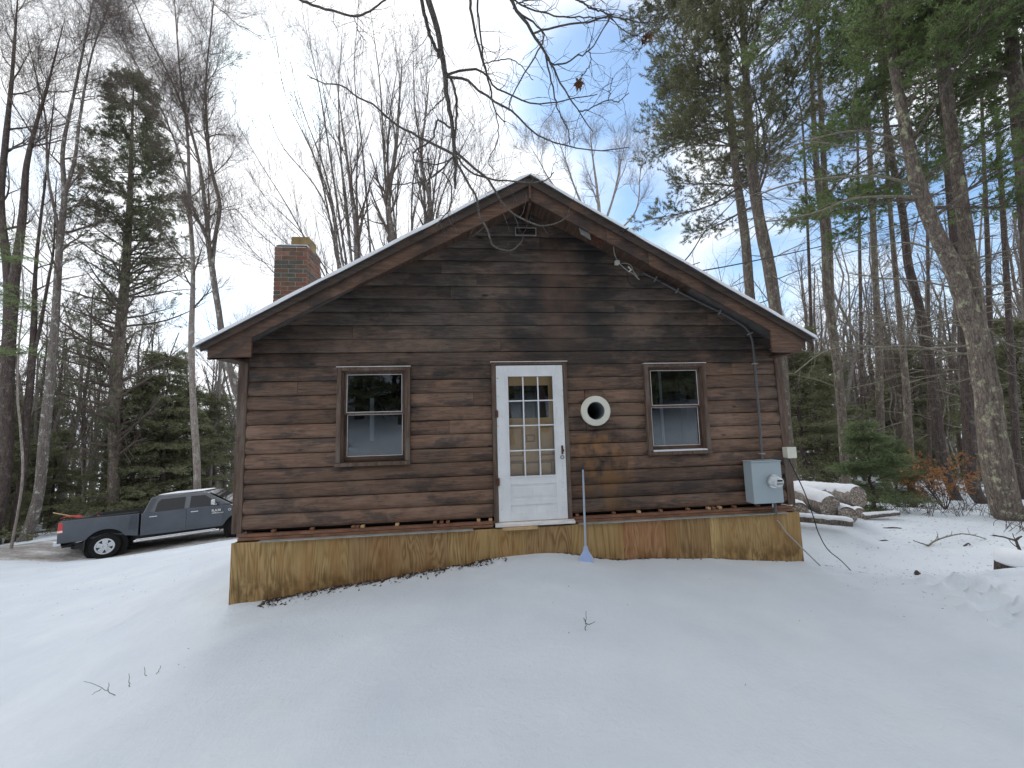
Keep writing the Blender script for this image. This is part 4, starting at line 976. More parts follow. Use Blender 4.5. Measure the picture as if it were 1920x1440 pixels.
for s in (-1, 1):
    # doors: lower skin plus window
    d1 = MB().prism_y([(2.26, .74), (3.42, .66), (3.42, 1.355), (2.26, 1.36)], s * .9855, s * .9975).build('rear_door', M_CARP, truck, bevel=.006)
    d2 = MB().prism_y([(3.435, .66), (4.47, .66), (4.50, .80), (4.50, 1.345), (3.435, 1.355)], s * .9855, s * .9975).build('front_door', M_CARP, truck, bevel=.006)
    side_panel([(2.52, 1.385), (3.34, 1.385), (3.34, 1.80), (2.64, 1.80), (2.56, 1.70)], .006, .008, 'window', M_CARG, d1, s, .002)
    side_panel([(3.49, 1.385), (4.36, 1.375), (4.30, 1.46), (3.90, 1.79), (3.49, 1.80)], .006, .008, 'window', M_CARG, d2, s, .002)
    for (xa, dd_) in ((2.40, d1), (3.55, d2)):
        MB().box(xa, xa + .22, s * 1.0 - .012, s * 1.0 + .022 * 1, 1.215, 1.245).build('door_handle', M_CHR, dd_, bevel=.006)
    MB().box(4.24, 4.36, min(s * .99, s * 1.20), max(s * .99, s * 1.20), 1.40, 1.43).box(4.20, 4.32, min(s * 1.06, s * 1.24), max(s * 1.06, s * 1.24), 1.42, 1.60).build('side_mirror', M_CHR, truck, bevel=.02)
    # wheels
    for wx in (RX_, FX_):
        V = []; k = 40; prof = [(.26, .0), (.395, .0), (.415, .03), (.415, .22), (.395, .25), (.26, .25)]
        y0 = s * .975
        for r, yy in prof:
            for i in range(k):
                th = 2 * math.pi * i / k; r2 = r + (.006 if i % 2 and r > .41 else 0); V.append((wx + r2 * math.cos(th), y0 - s * yy, .415 + r2 * math.sin(th)))
        wo = MB().add(V, [(j * k + i, j * k + (i + 1) % k, (j + 1) * k + (i + 1) % k, (j + 1) * k + i) for j in range(5) for i in range(k)]).ring((wx, y0 - s * .02, .415), (0, -s, 0), .262, .001, .20, 30).build('wheel', M_BLK, truck)
        MB().add(V, [(j * k + i, j * k + (i + 1) % k, (j + 1) * k + (i + 1) % k, (j + 1) * k + i) for j in range(5) for i in range(k)]).build('tyre', M_TYRE, wo, smooth=True)
        rim = MB().ring((wx, y0 + s * .004, .415), (0, -s, 0), .262, .215, .06, 36)
        rim.ring((wx, y0 + s * .012, .415), (0, -s, 0), .085, .045, .05, 24).ring((wx, y0 + s * .002, .415), (0, -s, 0), .046, .001, .02, 16)
        for q in range(5):
            a = math.radians(90 + 72 * q); ca, sa = math.cos(a), math.sin(a); P = []
            for rr_, hw in ((.075, .062), (.225, .085)):
                for e in (-1, 1): P.append((wx + ca * rr_ - sa * hw * e, sa * rr_ + ca * hw * e + .415))
            P = [P[0], P[1], P[3], P[2]]
            rim.prism_y(P, y0 - s * .006, y0 - s * .035)
        rim.build('rim', M_CHR, wo, bevel=.004)
    MB().prism_y([(RX_ + .45, .30), (RX_ + .47, .30), (RX_ + .50, .66), (RX_ + .47, .66)][::-1] if False else [(RX_ - .55, .33), (RX_ - .52, .33), (RX_ - .50, .70), (RX_ - .54, .70)], s * .96, s * .72).build('mud_flap', M_BLK, truck)
    MB().prism_y([(.085, 1.02), (.23, 1.03), (.215, 1.37), (.10, 1.40)], s * .988, s * .86).build('tail_light', M_RED, truck, bevel=.015)
    MB().box(.082, .22, min(s * .99, s * .88), max(s * .99, s * .88), 1.055, 1.12).build('reverse_lamp', M_WHP, truck, bevel=.008)
    MB().tube([(2.05, s * 1.02, .45), (4.42, s * 1.02, .45)], .048, 10).build('running_board', M_CHR, truck, smooth=True)
    MB().box(2.1, 4.3, s * 1.02 - .05, s * 1.02 + .04, .492, .515).build('board_snow', MSN2, truck, bevel=.01)
    MB().box(.02, 1.0, s * .55 - .04, s * .55 + .04, .50, .60).build('frame_rail', M_BLK, truck)
    MB().ring((FX_ - .0, s * .90, .43), (0, -s, 0), .57, .42, .02, 30).build('arch_liner', M_VOID, truck)
    MB().ring((RX_ - .0, s * .90, .43), (0, -s, 0), .57, .42, .02, 30).build('arch_liner', M_VOID, truck)
    MB().prism_y([(5.55, 1.02), (5.94, 1.0), (5.92, 1.20), (5.62, 1.22)], s * .988, s * .78).build('headlight', M_WHP, truck, bevel=.01)
MB().add([(4.74, -.86, 1.375), (4.74, .86, 1.375), (3.99, .745, 1.885), (3.99, -.745, 1.885), (4.755, -.86, 1.380), (4.755, .86, 1.380), (4.005, .745, 1.890), (4.005, -.745, 1.890)], [(0, 1, 2, 3), (4, 5, 6, 7), (0, 1, 5, 4), (1, 2, 6, 5), (2, 3, 7, 6), (3, 0, 4, 7)]).build('windscreen', M_CARG, truck)
MB().box(4.70, 5.5, -.80, .80, 1.335, 1.375).build('hood_snow', MSN2, truck, bevel=.014)
MB().box(.0, .20, -.97, .97, .60, .80).build('rear_bumper', M_CHR, truck, bevel=.03)
MB().box(5.86, 6.05, -.99, .99, .56, .82).build('front_bumper', M_CHR, truck, bevel=.03)
MB().box(5.90, 5.96, -.70, .70, .86, 1.18).build('grille', M_CHR, truck, bevel=.01)
MB().tube([(.30, -.62, .50), (.62, -.62, .50)], .075, 12).build('exhaust_pipe', M_BLK, truck, smooth=True)
MB().box(-.16, .05, -.04, .04, .50, .56).tube([(-.12, 0, .56), (-.12, 0, .62)], .02).ring((-.12, 0, .62), (0, 0, 1), .035, .001, .05, 12).build('tow_hitch', M_BLK, truck)
MB().box(.4, 5.6, -.72, .72, .42, .62).build('chassis', M_BLK, truck)
MB().tube([(.5, 0, .42), (.5, -.0, .42), (5.07, 0, .42)], .05, 8).tube([(RX_, -.8, .41), (RX_, .8, .41)], .05, 8).build('axle', M_BLK, truck)
def letters(txt, x, z, size, parent):
    cu = bpy.data.curves.new('door_lettering', 'FONT'); cu.body = txt; cu.size = size; cu.extrude = .002; cu.offset = .002; cu.space_character = 1.15
    o = bpy.data.objects.new('tmp', cu); COL.objects.link(o); dg = bpy.context.evaluated_depsgraph_get(); me = bpy.data.meshes.new_from_object(o.evaluated_get(dg)); bpy.data.objects.remove(o)
    me.transform(Matrix.Translation((x, -1.0, z)) @ Matrix.Rotation(math.radians(90), 4, 'X'))
    link('door_lettering', me, M_WHP, parent)
fd = [c for c in truck.children if c.name.startswith('front_door')][0]
letters('RAM', 4.16, 1.135, .125, truck); letters('2500', 4.17, 1.065, .062, truck); letters('HEAVY DUTY', 4.32, 1.065, .030, truck)
MB().ring((4.70, -.988, 1.15), (0, -1, 0), .045, .030, .006, 16).build('fender_emblem', M_WHP, truck)
# shovel laid across the tailgate
def tw(x, y, z): return tuple((Mx @ Vector((x, y, z)))[:])
sv = thing('snow_shovel', 'red snow shovel with wooden handle sticking out over the tailgate of the pickup', 'shovel', tw(.3, -.6, 1.44))
MB().tube([tw(.32, -.60, 1.50), tw(-.22, -.68, 1.74)], .017, 8).build('handle', M_NEWW, sv, smooth=True, org=tw(.3, -.6, 1.44))
V = []
for x, z, hw in ((.46, 1.46, .14), (.30, 1.535, .2), (.12, 1.55, .2), (.04, 1.50, .2)):
    for e in (-1, 1):
        for dz_ in (0, .02): V.append(tw(x, -.62 + e * hw, z + dz_))
Fc = []
for i in range(3):
    b0 = i * 4; Fc += [(b0, b0 + 2, b0 + 6, b0 + 4), (b0 + 1, b0 + 5, b0 + 7, b0 + 3), (b0, b0 + 4, b0 + 5, b0 + 1), (b0 + 2, b0 + 3, b0 + 7, b0 + 6)]
Fc += [(0, 1, 3, 2), (12, 14, 15, 13)]
MB().add(V, Fc).build('blade', M_REDL, sv, org=tw(.3, -.6, 1.44))

# ------------------------------------------------------------------ trees
def make_tree(name, label, base, items, cat='tree', group=None):
    base = np.array(base, float)
    t = thing(name, label, cat, tuple(base), group)
    for nm, (V, Q, T), m in items:
        o = link(nm, mesh_np(nm, np.asarray(V) - base, Q, T), m, t)
        if nm == 'dead_branches': o['kind'] = 'stuff'
    return t
def trunk_tube(P, R, k=12, seed=1, flare=1.35, m=None):
    m = m or max(16, len(P) * 5); P2, R2 = resample(P, R, m); rg = np.random.default_rng(seed)
    L = np.linalg.norm(P2[-1] - P2[0]); s = np.linspace(0, L, m); R2 = R2 * (1 + (flare - 1) * np.exp(-s / .35)) * (1 + rg.normal(0, .02, m))
    V, Q = tubes(P2[None], R2[None], k)
    V = V.reshape(m, k, 3); c = P2[:, None]; n_ = rg.normal(0, .035, (m, k)); n_ = (n_ + np.roll(n_, 1, 0)) / 1.4
    V = c + (V - c) * (1 + n_[..., None]); return (V.reshape(-1, 3), Q), (P2, R2)
def base_pt(px, d):
    p = W(px, 800, d); return np.array([p[0], p[1], Hs(p[0], p[1]) - .05])
def stem(px, d, nodes, grounded=True, w0=None, y0=None, ext=True):
    b_ = base_pt(px, d); y = b_[1] if y0 is None else y0
    P = []; R = []
    if grounded: P.append(b_); R.append((w0 or nodes[0][2]) * d / F / 2 / math.hypot(1, (px - 960) / F))
    for i, (x, yy, w_) in enumerate(nodes):
        q = ony(x, yy, y); P.append(q); R.append(w_ * float((q - CP) @ FW) / F / 2 / math.hypot(1, (x - 960) / F))
    if ext and len(P) > 2 and R[-1] < .12: P.append(P[-1] + (P[-1] - P[-2]) * .55); R.append(R[-1] * .3)
    return np.array(P), np.array(R)
def stack(stems, m=24):
    o = [resample(P, R, m) for P, R in stems]; return np.stack([a for a, _ in o]), np.stack([b_ for _, b_ in o])
def J(*parts):
    return join([p for p in parts if p is not None and len(p[0])])
def bare_crown(rng, stems, levels):
    """levels: list of dict for grow; returns joined tubes"""
    P, R = stack(stems); out_ = []
    for i, lv in enumerate(levels):
        k = lv.pop('k', 4 if i < 2 else 3); P, R = grow(rng, P, R, **lv); out_.append(tubes(P, R, k))
    return J(*out_), P
def bare_tree(label, px, d, stems, bark_m, levels, seed, group=None, twig=None, name='bare_tree', up=True):
    rng = np.random.default_rng(seed); tt = []; st_ = []
    for i, (nodes, g) in enumerate(stems):
        P, R = stem(px, d, nodes, grounded=g)
        if not g: P = np.vstack([P[0] , P]) if False else P
        tb, (P2, R2) = trunk_tube(P, R, 10, seed + i, 1.35 if g else 1.0); tt.append(tb); st_.append((P2, R2))
    cr, _ = bare_crown(rng, st_, levels)
    return make_tree(name, label, base_pt(px, d), [('trunk', J(*tt), bark_m), ('crown', cr, twig or B_TWIG)], group=group)
LV = lambda **k: dict(k)
def std(n1=16, n2=9, n3=6, n4=0, L1=3.2, L2=1.5, L3=.7, L4=.4, t0=.35, up=.5, a=.75, wig=.12, r3=.0045):
    l = [LV(n=n1, t0=t0, t1=.99, ang=(a, .2), L=L1, m=8, trop=(0, 0, up), wig=wig, rr=.5, rend=.15, lf=lambda t: 1.15 - .6 * t),
         LV(n=n2, t0=.15, t1=.98, ang=(.65, .2), L=L2, m=6, trop=(0, 0, up), wig=wig, rr=.6, rend=.25, lf=lambda t: 1.1 - .6 * t),
         LV(n=n3, t0=.15, t1=.98, ang=(.6, .25), L=L3, m=3, trop=(0, 0, up * .6), wig=wig * 1.3, rabs=r3, rend=.5)]
    if n4: l.append(LV(n=n4, t0=.2, t1=.98, ang=(.6, .25), L=L4, m=2, trop=(0, 0, up * .5), wig=wig, rabs=r3 * .65, rend=.5))
    return l
# --- left of the cabin
bare_tree('dark forked bare tree at the far left edge of the picture, its trunk splitting low', 6, 14.5,
          [([(8, 900, 32), (14, 700, 30), (20, 560, 30), (12, 480, 20), (2, 380, 16), (10, 270, 14), (22, 150, 9), (30, 40, 5)], True), ([(21, 565, 26), (36, 460, 20), (44, 385, 17), (50, 310, 13), (66, 240, 9), (88, 165, 6), (110, 80, 3)], False)],
          B_DARK, std(16, 8, 6, 3, L1=2.8, L2=1.3, L3=.7, t0=.45, r3=.0035), 11)
bare_tree('bare lichen-spotted maple with a slightly curved trunk second from the left edge', 66, 14.8,
          [([(72, 930, 25), (84, 812, 24), (97, 687, 20), (106, 562, 17), (112, 460, 15), (121, 370, 13), (118, 280, 9), (140, 170, 6), (165, 50, 4)], True), ([(119, 372, 10), (140, 300, 8), (150, 220, 6), (170, 110, 4), (200, 20, 2.5)], False), ([(113, 440, 8), (90, 330, 6), (85, 220, 4), (60, 110, 3)], False)],
          B_MAPLE, std(15, 8, 7, 3, L1=2.6, L2=1.3, L3=.65, t0=.4), 12)
bare_tree('dark crooked bare tree between the forked tree and the lichen-spotted maple', 40, 15.0,
          [([(44, 880, 17), (50, 780, 17), (59, 694, 17), (64, 600, 13), (66, 520, 9), (74, 430, 7), (90, 300, 4), (100, 200, 2.5)], True), ([(60, 680, 10), (76, 610, 8), (88, 540, 7), (100, 470, 5), (104, 380, 3)], False)],
          B_DARK, std(14, 7, 6, 0, L1=2.8, L2=1.2, L3=.7, t0=.45), 13)
bare_tree('thin bent sapling leaning against the maple at the left', 43, 12.8, [([(42, 900, 6), (38, 800, 5.5), (33, 740, 5), (36, 640, 4), (44, 560, 3), (40, 480, 2)], True)], B_PALE, std(9, 5, 4, 0, L1=1.0, L2=.5, L3=.3, t0=.4), 14)
bare_tree('slim pale bare tree standing directly behind the cab of the pickup', 371, 15.5,
          [([(370, 906, 15), (362, 750, 13), (359, 625, 12), (362, 500, 9), (355, 380, 8), (352, 260, 6), (338, 140, 4), (330, 40, 3)], True)], B_PALE, std(20, 8, 7, 3, L1=2.0, L2=1.0, L3=.55, t0=.35), 15)
bare_tree('birch with reddish fine twigs whose trunk leans behind the cabin roof corner', 462, 14.0,
          [([(452, 780, 15), (440, 725, 15), (422, 660, 14), (409, 578, 13), (397, 500, 12), (391, 455, 10), (384, 380, 8), (368, 280, 6), (330, 170, 4.5), (280, 70, 3), (250, 0, 2)], True),
           ([(398, 500, 9), (404, 440, 8), (412, 385, 8), (396, 315, 7), (388, 240, 6), (386, 150, 4), (396, 50, 3)], False), ([(390, 450, 6), (362, 390, 5), (340, 300, 4), (300, 200, 3), (250, 110, 2)], False)],
          B_MAPLE, std(20, 12, 8, 3, L1=2.5, L2=1.2, L3=.65, L4=.35, t0=.42, up=.35, a=.55, r3=.0035), 16)
vs = []
rv = np.random.default_rng(77); VS = [(640, 470, 330, 6), (650, 500, 200, 8), (655, 545, 120, 9), (660, 575, 60, 10), (668, 640, 90, 11), (680, 655, 180, 11), (735, 700, 60, 13), (740, 745, 130, 12), (795, 775, 110, 12), (800, 830, 190, 10), (805, 880, 250, 9), (645, 600, 260, 8), (810, 860, 330, 7), (760, 800, 300, 8), (600, 470, 480, 6), (620, 500, 420, 7), (560, 440, 440, 5), (830, 900, 300, 6),
      (630, 455, 250, 7), (645, 520, 90, 8), (665, 600, 130, 8), (700, 670, 40, 9), (725, 640, 280, 7), (750, 725, 200, 8), (770, 800, 150, 8), (790, 850, 220, 7), (820, 900, 350, 6), (640, 560, 200, 7), (735, 760, 230, 7), (590, 450, 400, 6), (815, 920, 380, 5), (830, 870, 400, 5)]
for (bx_, tx_, ty_, w_) in VS:
    mx_ = bx_ + (tx_ - bx_) * .42 + rv.normal(0, 8); my_ = 560 + (ty_ - 560) * .5; w_ = w_ * .52
    vs.append(([(bx_ - (bx_ - 700) * .45, 640, w_ * 1.1), (bx_, 560, w_), (mx_, my_, w_ * .7), (tx_ + (mx_ - tx_) * .35 + rv.normal(0, 6), my_ + (ty_ - my_) * .6, w_ * .38), (tx_, ty_, 1.2)], False))
vs += [([(690, 640, 20), (672, 520, 14), (668, 430, 10), (655, 330, 6), (640, 220, 3)], False), ([(735, 640, 22), (738, 480, 17), (728, 380, 10), (742, 280, 7), (750, 170, 3)], False), ([(790, 640, 15), (797, 470, 12), (806, 380, 9), (790, 300, 5), (800, 200, 3)], False)]
vs.append(([(705, 850, 44), (700, 740, 40), (702, 640, 34)], True))
bare_tree('wide vase-shaped bare maple with many stems fanning up behind the chimney', 705, 15.0, vs, B_MAPLE,
          [LV(n=12, t0=.22, t1=.97, ang=(.45, .15), L=2.5, m=7, trop=(0, 0, .3), wig=.06, rr=.55, rend=.2, k=3, lf=lambda t: 1.2 - .5 * t), LV(n=7, t0=.15, t1=.98, ang=(.5, .2), L=.85, m=5, trop=(0, 0, .4), wig=.07, rr=.6, rend=.35, k=3), LV(n=4, t0=.2, t1=.98, ang=(.5, .2), L=.42, m=2, trop=(0, 0, .3), wig=.1, rabs=.0046, rend=.5, k=3)], 17, twig=B_TWIG)
# faint trees beyond the ridge, right of the peak
bare_tree('distant pale bare tree showing above the right roof slope', 1130, 26, [([(1128, 640, 9), (1125, 430, 7), (1120, 360, 5), (1112, 300, 3), (1108, 262, 2)], True), ([(1126, 440, 5), (1150, 370, 4), (1165, 300, 2)], False), ([(1125, 450, 5), (1085, 370, 4), (1060, 300, 2), (1050, 270, 1.5)], False), ([(1127, 460, 4), (1190, 400, 3), (1200, 330, 2)], False), ([(1124, 440, 4), (1040, 350, 3), (1010, 300, 1.5)], False)],
          B_PALE, std(10, 7, 6, 3, L1=2.4, L2=1.2, L3=.6, L4=.35, t0=.3, r3=.0055), 18, twig=B_PALE)

# --- conifers
def conifer(rng, P2, R2, n1, t0, lf, L2=.7, n2=10, n3=0, L3=.3, per=40, bl=.10, bw=.025, a=1.45, trop=(0, 0, -.25), tfol=0., droop=.3, wig=.06, L1=1., spread=.55, jit=.03, bias=None, flat=True, t1=.985, keep=None, fstart=.12):
    P, R = P2[None], R2[None]
    A, AR = grow(rng, P, R, n1, t0, t1, (a, .15), L1, m=9, trop=trop if bias is None else bias, wig=wig, rr=.32, rend=.2, rmax=.07, lf=lf)
    tA = (A[:, 0, 2] - P2[0, 2]) / (P2[-1, 2] - P2[0, 2])
    B_, BR = grow(rng, A, AR, n2, fstart, .98, (.9, .2), L2, m=5, trop=(0, 0, -droop * .5), wig=.08, rr=.5, rend=.3, flat=flat, lf=lambda t: 1.2 - .75 * t)
    tb = [tubes(A, AR, 5), tubes(B_, BR, 3)]
    fol = B_
    if n3:
        C_, CR = grow(rng, B_, BR, n3, .15, .98, (.75, .25), L3, m=3, wig=.12, rabs=.003, rend=.5, flat=flat); tb.append(tubes(C_, CR, 3)); fol = C_
    tf = np.repeat(tA, len(fol) // len(A)); sel = tf > tfol
    if keep is not None: sel &= rng.random(len(tf)) < keep(tf)
    F_ = needles(rng, fol[sel], per, bl, bw, spread, jit, droop * .6)
    return J(*tb), (F_[0], None, F_[1])
# tall conifer in the middle left
rng = np.random.default_rng(21)
P, R = stem(212, 17.5, [(212, 940, 26), (215, 780, 24), (221, 675, 23), (231, 562, 21), (237, 490, 17), (243, 380, 12), (247, 260, 7), (251, 150, 2)], ext=False)
tb, (P2, R2) = trunk_tube(P, R, 12, 3)
tw_, fo_ = conifer(rng, P2, R2, 135, .18, lambda t: 2.85 * (1 - np.clip((t - .25) / .75, 0, 1) ** 3.6) + .12, n2=12, n3=6, L2=.8, L3=.32, per=26, bl=.10, bw=.030, tfol=.15, keep=lambda t: np.where(t > .58, .9, .22), trop=(0, 0, .25), droop=.1, a=1.25, flat=False, wig=.1)
make_tree('spruce_tree', 'tall dark spruce with a dense brown-green top rising left of the chimney', base_pt(212, 17.5), [('trunk', J(tb), B_PINE), ('branches', tw_, B_TWIG), ('foliage', fo_, N_SPR)])
# young hemlock prototypes
def proto_hemlock(seed, h, spread_, n1=62, per=13, matn=N_DARK, bl=.11, bw=.035, lab='', name='hemlock_tree', t0=.04):
    rng = np.random.default_rng(seed); n = 12; z = np.linspace(0, h, n); P = np.stack([rng.normal(0, .02, n) * z / h * 3, rng.normal(0, .02, n) * z / h * 3, z], 1); R = np.linspace(.018 * h, .006, n)
    tb, (P2, R2) = trunk_tube(P, R, 8, seed)
    tw_, fo_ = conifer(rng, P2, R2, n1, t0, lambda t: spread_ * (1 - t) ** .75 + .1, n2=11, n3=5, L2=.30 * spread_, L3=.13 * spread_, per=per, bl=bl, bw=bw, trop=(0, 0, -.2), droop=.25, wig=.08)
    return [('trunk', J(tb), B_DARK), ('branches', tw_, B_DARK), ('foliage', fo_, matn)]
MESHES = {}
def proto(key, items):
    MESHES[key] = []
    for nm, (V, Q, T), m in items:
        me = mesh_np(nm, V, Q, T); me.materials.append(m); MESHES[key].append((nm, me))
def place(key, name, label, px, d, s=1., rot=None, group=None, cat='tree', xyz=None, lean=None, sz=None):
    b_ = base_pt(px, d) if xyz is None else np.array([xyz[0], xyz[1], Hs(xyz[0], xyz[1]) - .05])
    t = thing(name, label, cat, tuple(b_), group); t.scale = (s, s, sz or s); t.rotation_euler = (lean[0] if lean else 0, lean[1] if lean else 0, rot if rot is not None else (px * 1.7 + d * 3.1) % 6.28)
    for nm, me in MESHES[key]: link(nm, me, None, t)
    return t
proto('hemA', proto_hemlock(31, 7.5, 2.5)); proto('hemB', proto_hemlock(32, 6.5, 2.2, 62))
proto('hemG', proto_hemlock(33, 2.3, 1.0, 60, 14, N_FIR, .055, .014))
for i, (px, d, s, k_, lab) in enumerate(((30, 19, .95, 'hemA', 'dark hemlock in the thicket at the left edge behind the driveway'), (110, 19.5, .8, 'hemB', 'dark hemlock behind the tailgate of the pickup'), 
                                   (255, 18.5, 1.0, 'hemB', 'dark hemlock just right of the tall spruce trunk'), (310, 19.5, 1.15, 'hemA', 'dark hemlock behind the cab of the pickup'), (350, 21, 1.1, 'hemB', 'hemlock behind the slim pale tree left of the cabin'), (405, 24, 1.0, 'hemA', 'more distant hemlock between the slim pale tree and the cabin corner'), (70, 23, 1.2, 'hemB', 'farther hemlock behind the lichen-spotted maple'),
                                   (-60, 15, 1.1, 'hemA', 'hemlock mostly outside the left edge of the picture'))):
    place(k_, 'hemlock_tree', lab, px, d, s)
for i, (px, d, s, k_, lab) in enumerate(((1500, 16, .95, 'hemA', 'dark hemlock just right of the cabin behind the log pile'), (1545, 18, 1.0, 'hemB', 'dark hemlock behind the twin-stemmed pine'), (1675, 21, .8, 'hemB', 'dark hemlock behind the small bright fir'), (1720, 23, 1.1, 'hemA', 'farther hemlock in the gap left of the big double pine'), (1480, 20, 1.2, 'hemB', 'hemlock half hidden by the right corner of the cabin'), (1930, 14, .9, 'hemA', 'hemlock at the right edge of the picture behind the thick trunk'))):
    place(k_, 'hemlock_tree', lab, px, d, s)
place('hemG', 'young_fir', 'small bright green young fir beside the log pile', 1622, 9.4, .95, cat='young tree'); place('hemG', 'young_fir', 'second young fir, paler and a little farther back right of the log pile', 1665, 11.0, .85, 2.2, cat='young tree')

# --- pines on the right
def tufts(rng, P, per, ln=.12, wd=.018):                    # long needles in bunches at the twig ends
    N, k, _ = P.shape; end = P[:, -1]; tan = nrm(P[:, -1] - P[:, -2])
    pos = (P[:, -2][:, None] + (end - P[:, -2])[:, None] * rng.random((N, per, 1))).reshape(-1, 3); K = len(pos)
    d = nrm(np.repeat(tan, per, 0) * .7 + rng.normal(0, .8, (K, 3)) + np.array([[0, 0, .15]])); sd = nrm(np.cross(d, rng.normal(0, 1, (K, 3))))
    l = ln * rng.uniform(.7, 1.25, (K, 1)); w_ = wd * rng.uniform(.6, 1.3, (K, 1))
    return np.stack([pos - sd * w_ * .5, pos + sd * w_ * .5, pos + d * l], 1).reshape(-1, 3), np.arange(K * 3).reshape(-1, 3)
def pine(label, px, d, stems, seed, limbs=30, t0=.5, L1=3., bias=(0, 0, .2), n2=9, n3=6, per=26, keepf=None, dead=18, deadL=2.2, bark_=B_PINE, nm=N_PINE, dt=(.2, .7), name='pine_tree', ln=.12, wd=.02, extra=None, lf=None, L2=1.05, L3=.42):
    rng = np.random.default_rng(seed); tt = []; crown = []; fol = []; dd = []; xl = []
    for i, st_ in enumerate(stems):
        nodes, g = st_[0], st_[1]; lm = st_[2] if len(st_) > 2 else limbs
        P, R = stem(px, d, nodes, grounded=g); tb, (P2, R2) = trunk_tube(P, R, 14, seed + i, 1.3 if g else 1.); tt.append(tb)
        if lm:
            A, AR = grow(rng, P2[None], R2[None], lm, t0, .99, (1.25, .2), L1, m=9, trop=bias, wig=.08, rr=.3, rend=.2, rmax=.06, lf=lf)
            B_, BR = grow(rng, A, AR, n2, .25, .99, (.75, .25), L2, m=6, trop=(0, 0, .25), wig=.1, rr=.55, rend=.3, flat=True, lf=lambda t: 1.2 - .6 * t)
            C_, CR = grow(rng, B_, BR, n3, .2, .99, (.7, .3), L3, m=3, trop=(0, 0, .35), wig=.12, rabs=.005, rend=.6)
            crown += [tubes(A, AR, 5), tubes(B_, BR, 3), tubes(C_, CR, 3)]
            if keepf is not None: C_ = C_[keepf(rng, C_)]
            if len(C_): fol.append(tufts(rng, C_, per, ln, wd))
        if dead:
            A, AR = grow(rng, P2[None], R2[None], dead, dt[0], dt[1], (1.5, .2), deadL, m=8, trop=(0, 0, -.1), wig=.07, rr=.18, rend=.2, rmax=.022)
            B_, BR = grow(rng, A, AR, 5, .25, .98, (.6, .25), .6, m=4, wig=.12, rr=.5, rend=.4, flat=True)
            dd += [tubes(A, AR, 4), tubes(B_, BR, 3)]
    if extra: 
        for (pts, rad) in extra:
            A, AR = resample(pts, rad, 16)
            B_, BR = grow(rng, A[None], AR[None], 9, .3, .98, (.5, .2), .8, m=5, wig=.1, rr=.4, rend=.3, trop=(0, 0, -.1)); D_, DR = grow(rng, B_, BR, 5, .2, .98, (.6, .2), .35, m=4, wig=.12, rabs=.003); xl.append(J(tubes(A[None], AR[None], 7), tubes(B_, BR, 3), tubes(D_, DR, 3)))
    items = [('trunk', J(*tt), bark_)]
    if crown: items.append(('crown', J(*crown), B_PINE))
    if dd: items.append(('dead_branches', J(*dd), B_DEAD))
    for x in xl: items.append(('dead_limb', x, B_DEAD))
    if fol:
        V, _, T = join(fol); items.append(('foliage', (V, None, T), nm))
    return make_tree(name, label, base_pt(px, d), items)
pine('tall pine with a heavy needle crown just right of the roof, leaning trunk', 1475, 12.5, [([(1472, 800, 27), (1464, 680, 26), (1456, 600, 25), (1442, 500, 24), (1421, 396, 22), (1406, 270, 19), (1400, 158, 15), (1392, 40, 11), (1385, -80, 8)], True)], 41,
     limbs=48, t0=.50, L1=3.5, bias=(-.8, -.1, .10), n2=13, n3=10, per=36, wd=.015, dead=16, dt=(.3, .6), lf=lambda t: 1.1 - .25 * t)
pine('slimmer pine close left of the heavy-crowned pine, rising from behind the roof', 1425, 13.2, [([(1420, 700, 20), (1412, 620, 20), (1406, 554, 19), (1396, 437, 18), (1379, 312, 15), (1366, 180, 12), (1350, 50, 9), (1340, -60, 6)], True)], 42,
     limbs=40, t0=.54, L1=3.1, bias=(-.5, .05, .0), n2=12, n3=9, per=36, wd=.015, dead=14, dt=(.35, .62), lf=lambda t: 1.15 - .3 * t)
top = lambda z0, pr: (lambda rg, C_: (C_[:, 0, 2] > z0) & (rg.random(len(C_)) < pr))
pine('twin-stemmed pine with a smooth grey lower trunk right of the cabin', 1590, 13.0, [([(1587, 907, 19), (1578, 767, 18), (1563, 633, 18), (1550, 541, 17), (1546, 450, 14), (1530, 300, 12), (1524, 180, 9), (1518, 60, 6)], True), ([(1558, 600, 13), (1556, 480, 13), (1549, 375, 12), (1541, 240, 11), (1536, 120, 9), (1532, 0, 7), (1530, -80, 5)], False)], 43,
     limbs=12, t0=.55, L1=2.4, keepf=top(5.5, .5), dead=20, deadL=2.0)
pine('slim straight pine third to the right of the cabin', 1658, 15.0, [([(1655, 880, 17), (1650, 767, 16), (1647, 633, 15), (1644, 583, 14), (1635, 375, 12), (1629, 250, 10), (1624, 120, 7), (1620, 10, 5)], True)], 44, limbs=14, t0=.6, L1=2.2, keepf=top(6.5, .5), dead=22, deadL=1.9)
pine('dark pine with a knotted leaning trunk left of the big double pine', 1775, 12.5, [([(1767, 860, 22), (1750, 733, 21), (1733, 633, 21), (1722, 570, 19), (1704, 500, 18), (1692, 396, 16), (1671, 292, 14), (1655, 170, 10), (1645, 40, 7)], True)], 45, limbs=14, t0=.58, L1=2.6, keepf=top(5.5, .5), dead=22, deadL=2.0, bark_=B_DARK)
pine('slim brown pine whose foot stands by the orange beech bush', 1715, 11.0, [([(1713, 950, 17), (1703, 800, 16), (1697, 700, 15), (1680, 520, 12), (1668, 380, 9), (1660, 260, 6)], True)], 46, limbs=6, t0=.75, L1=1.6, keepf=top(4.5, .4), dead=16, deadL=1.4)
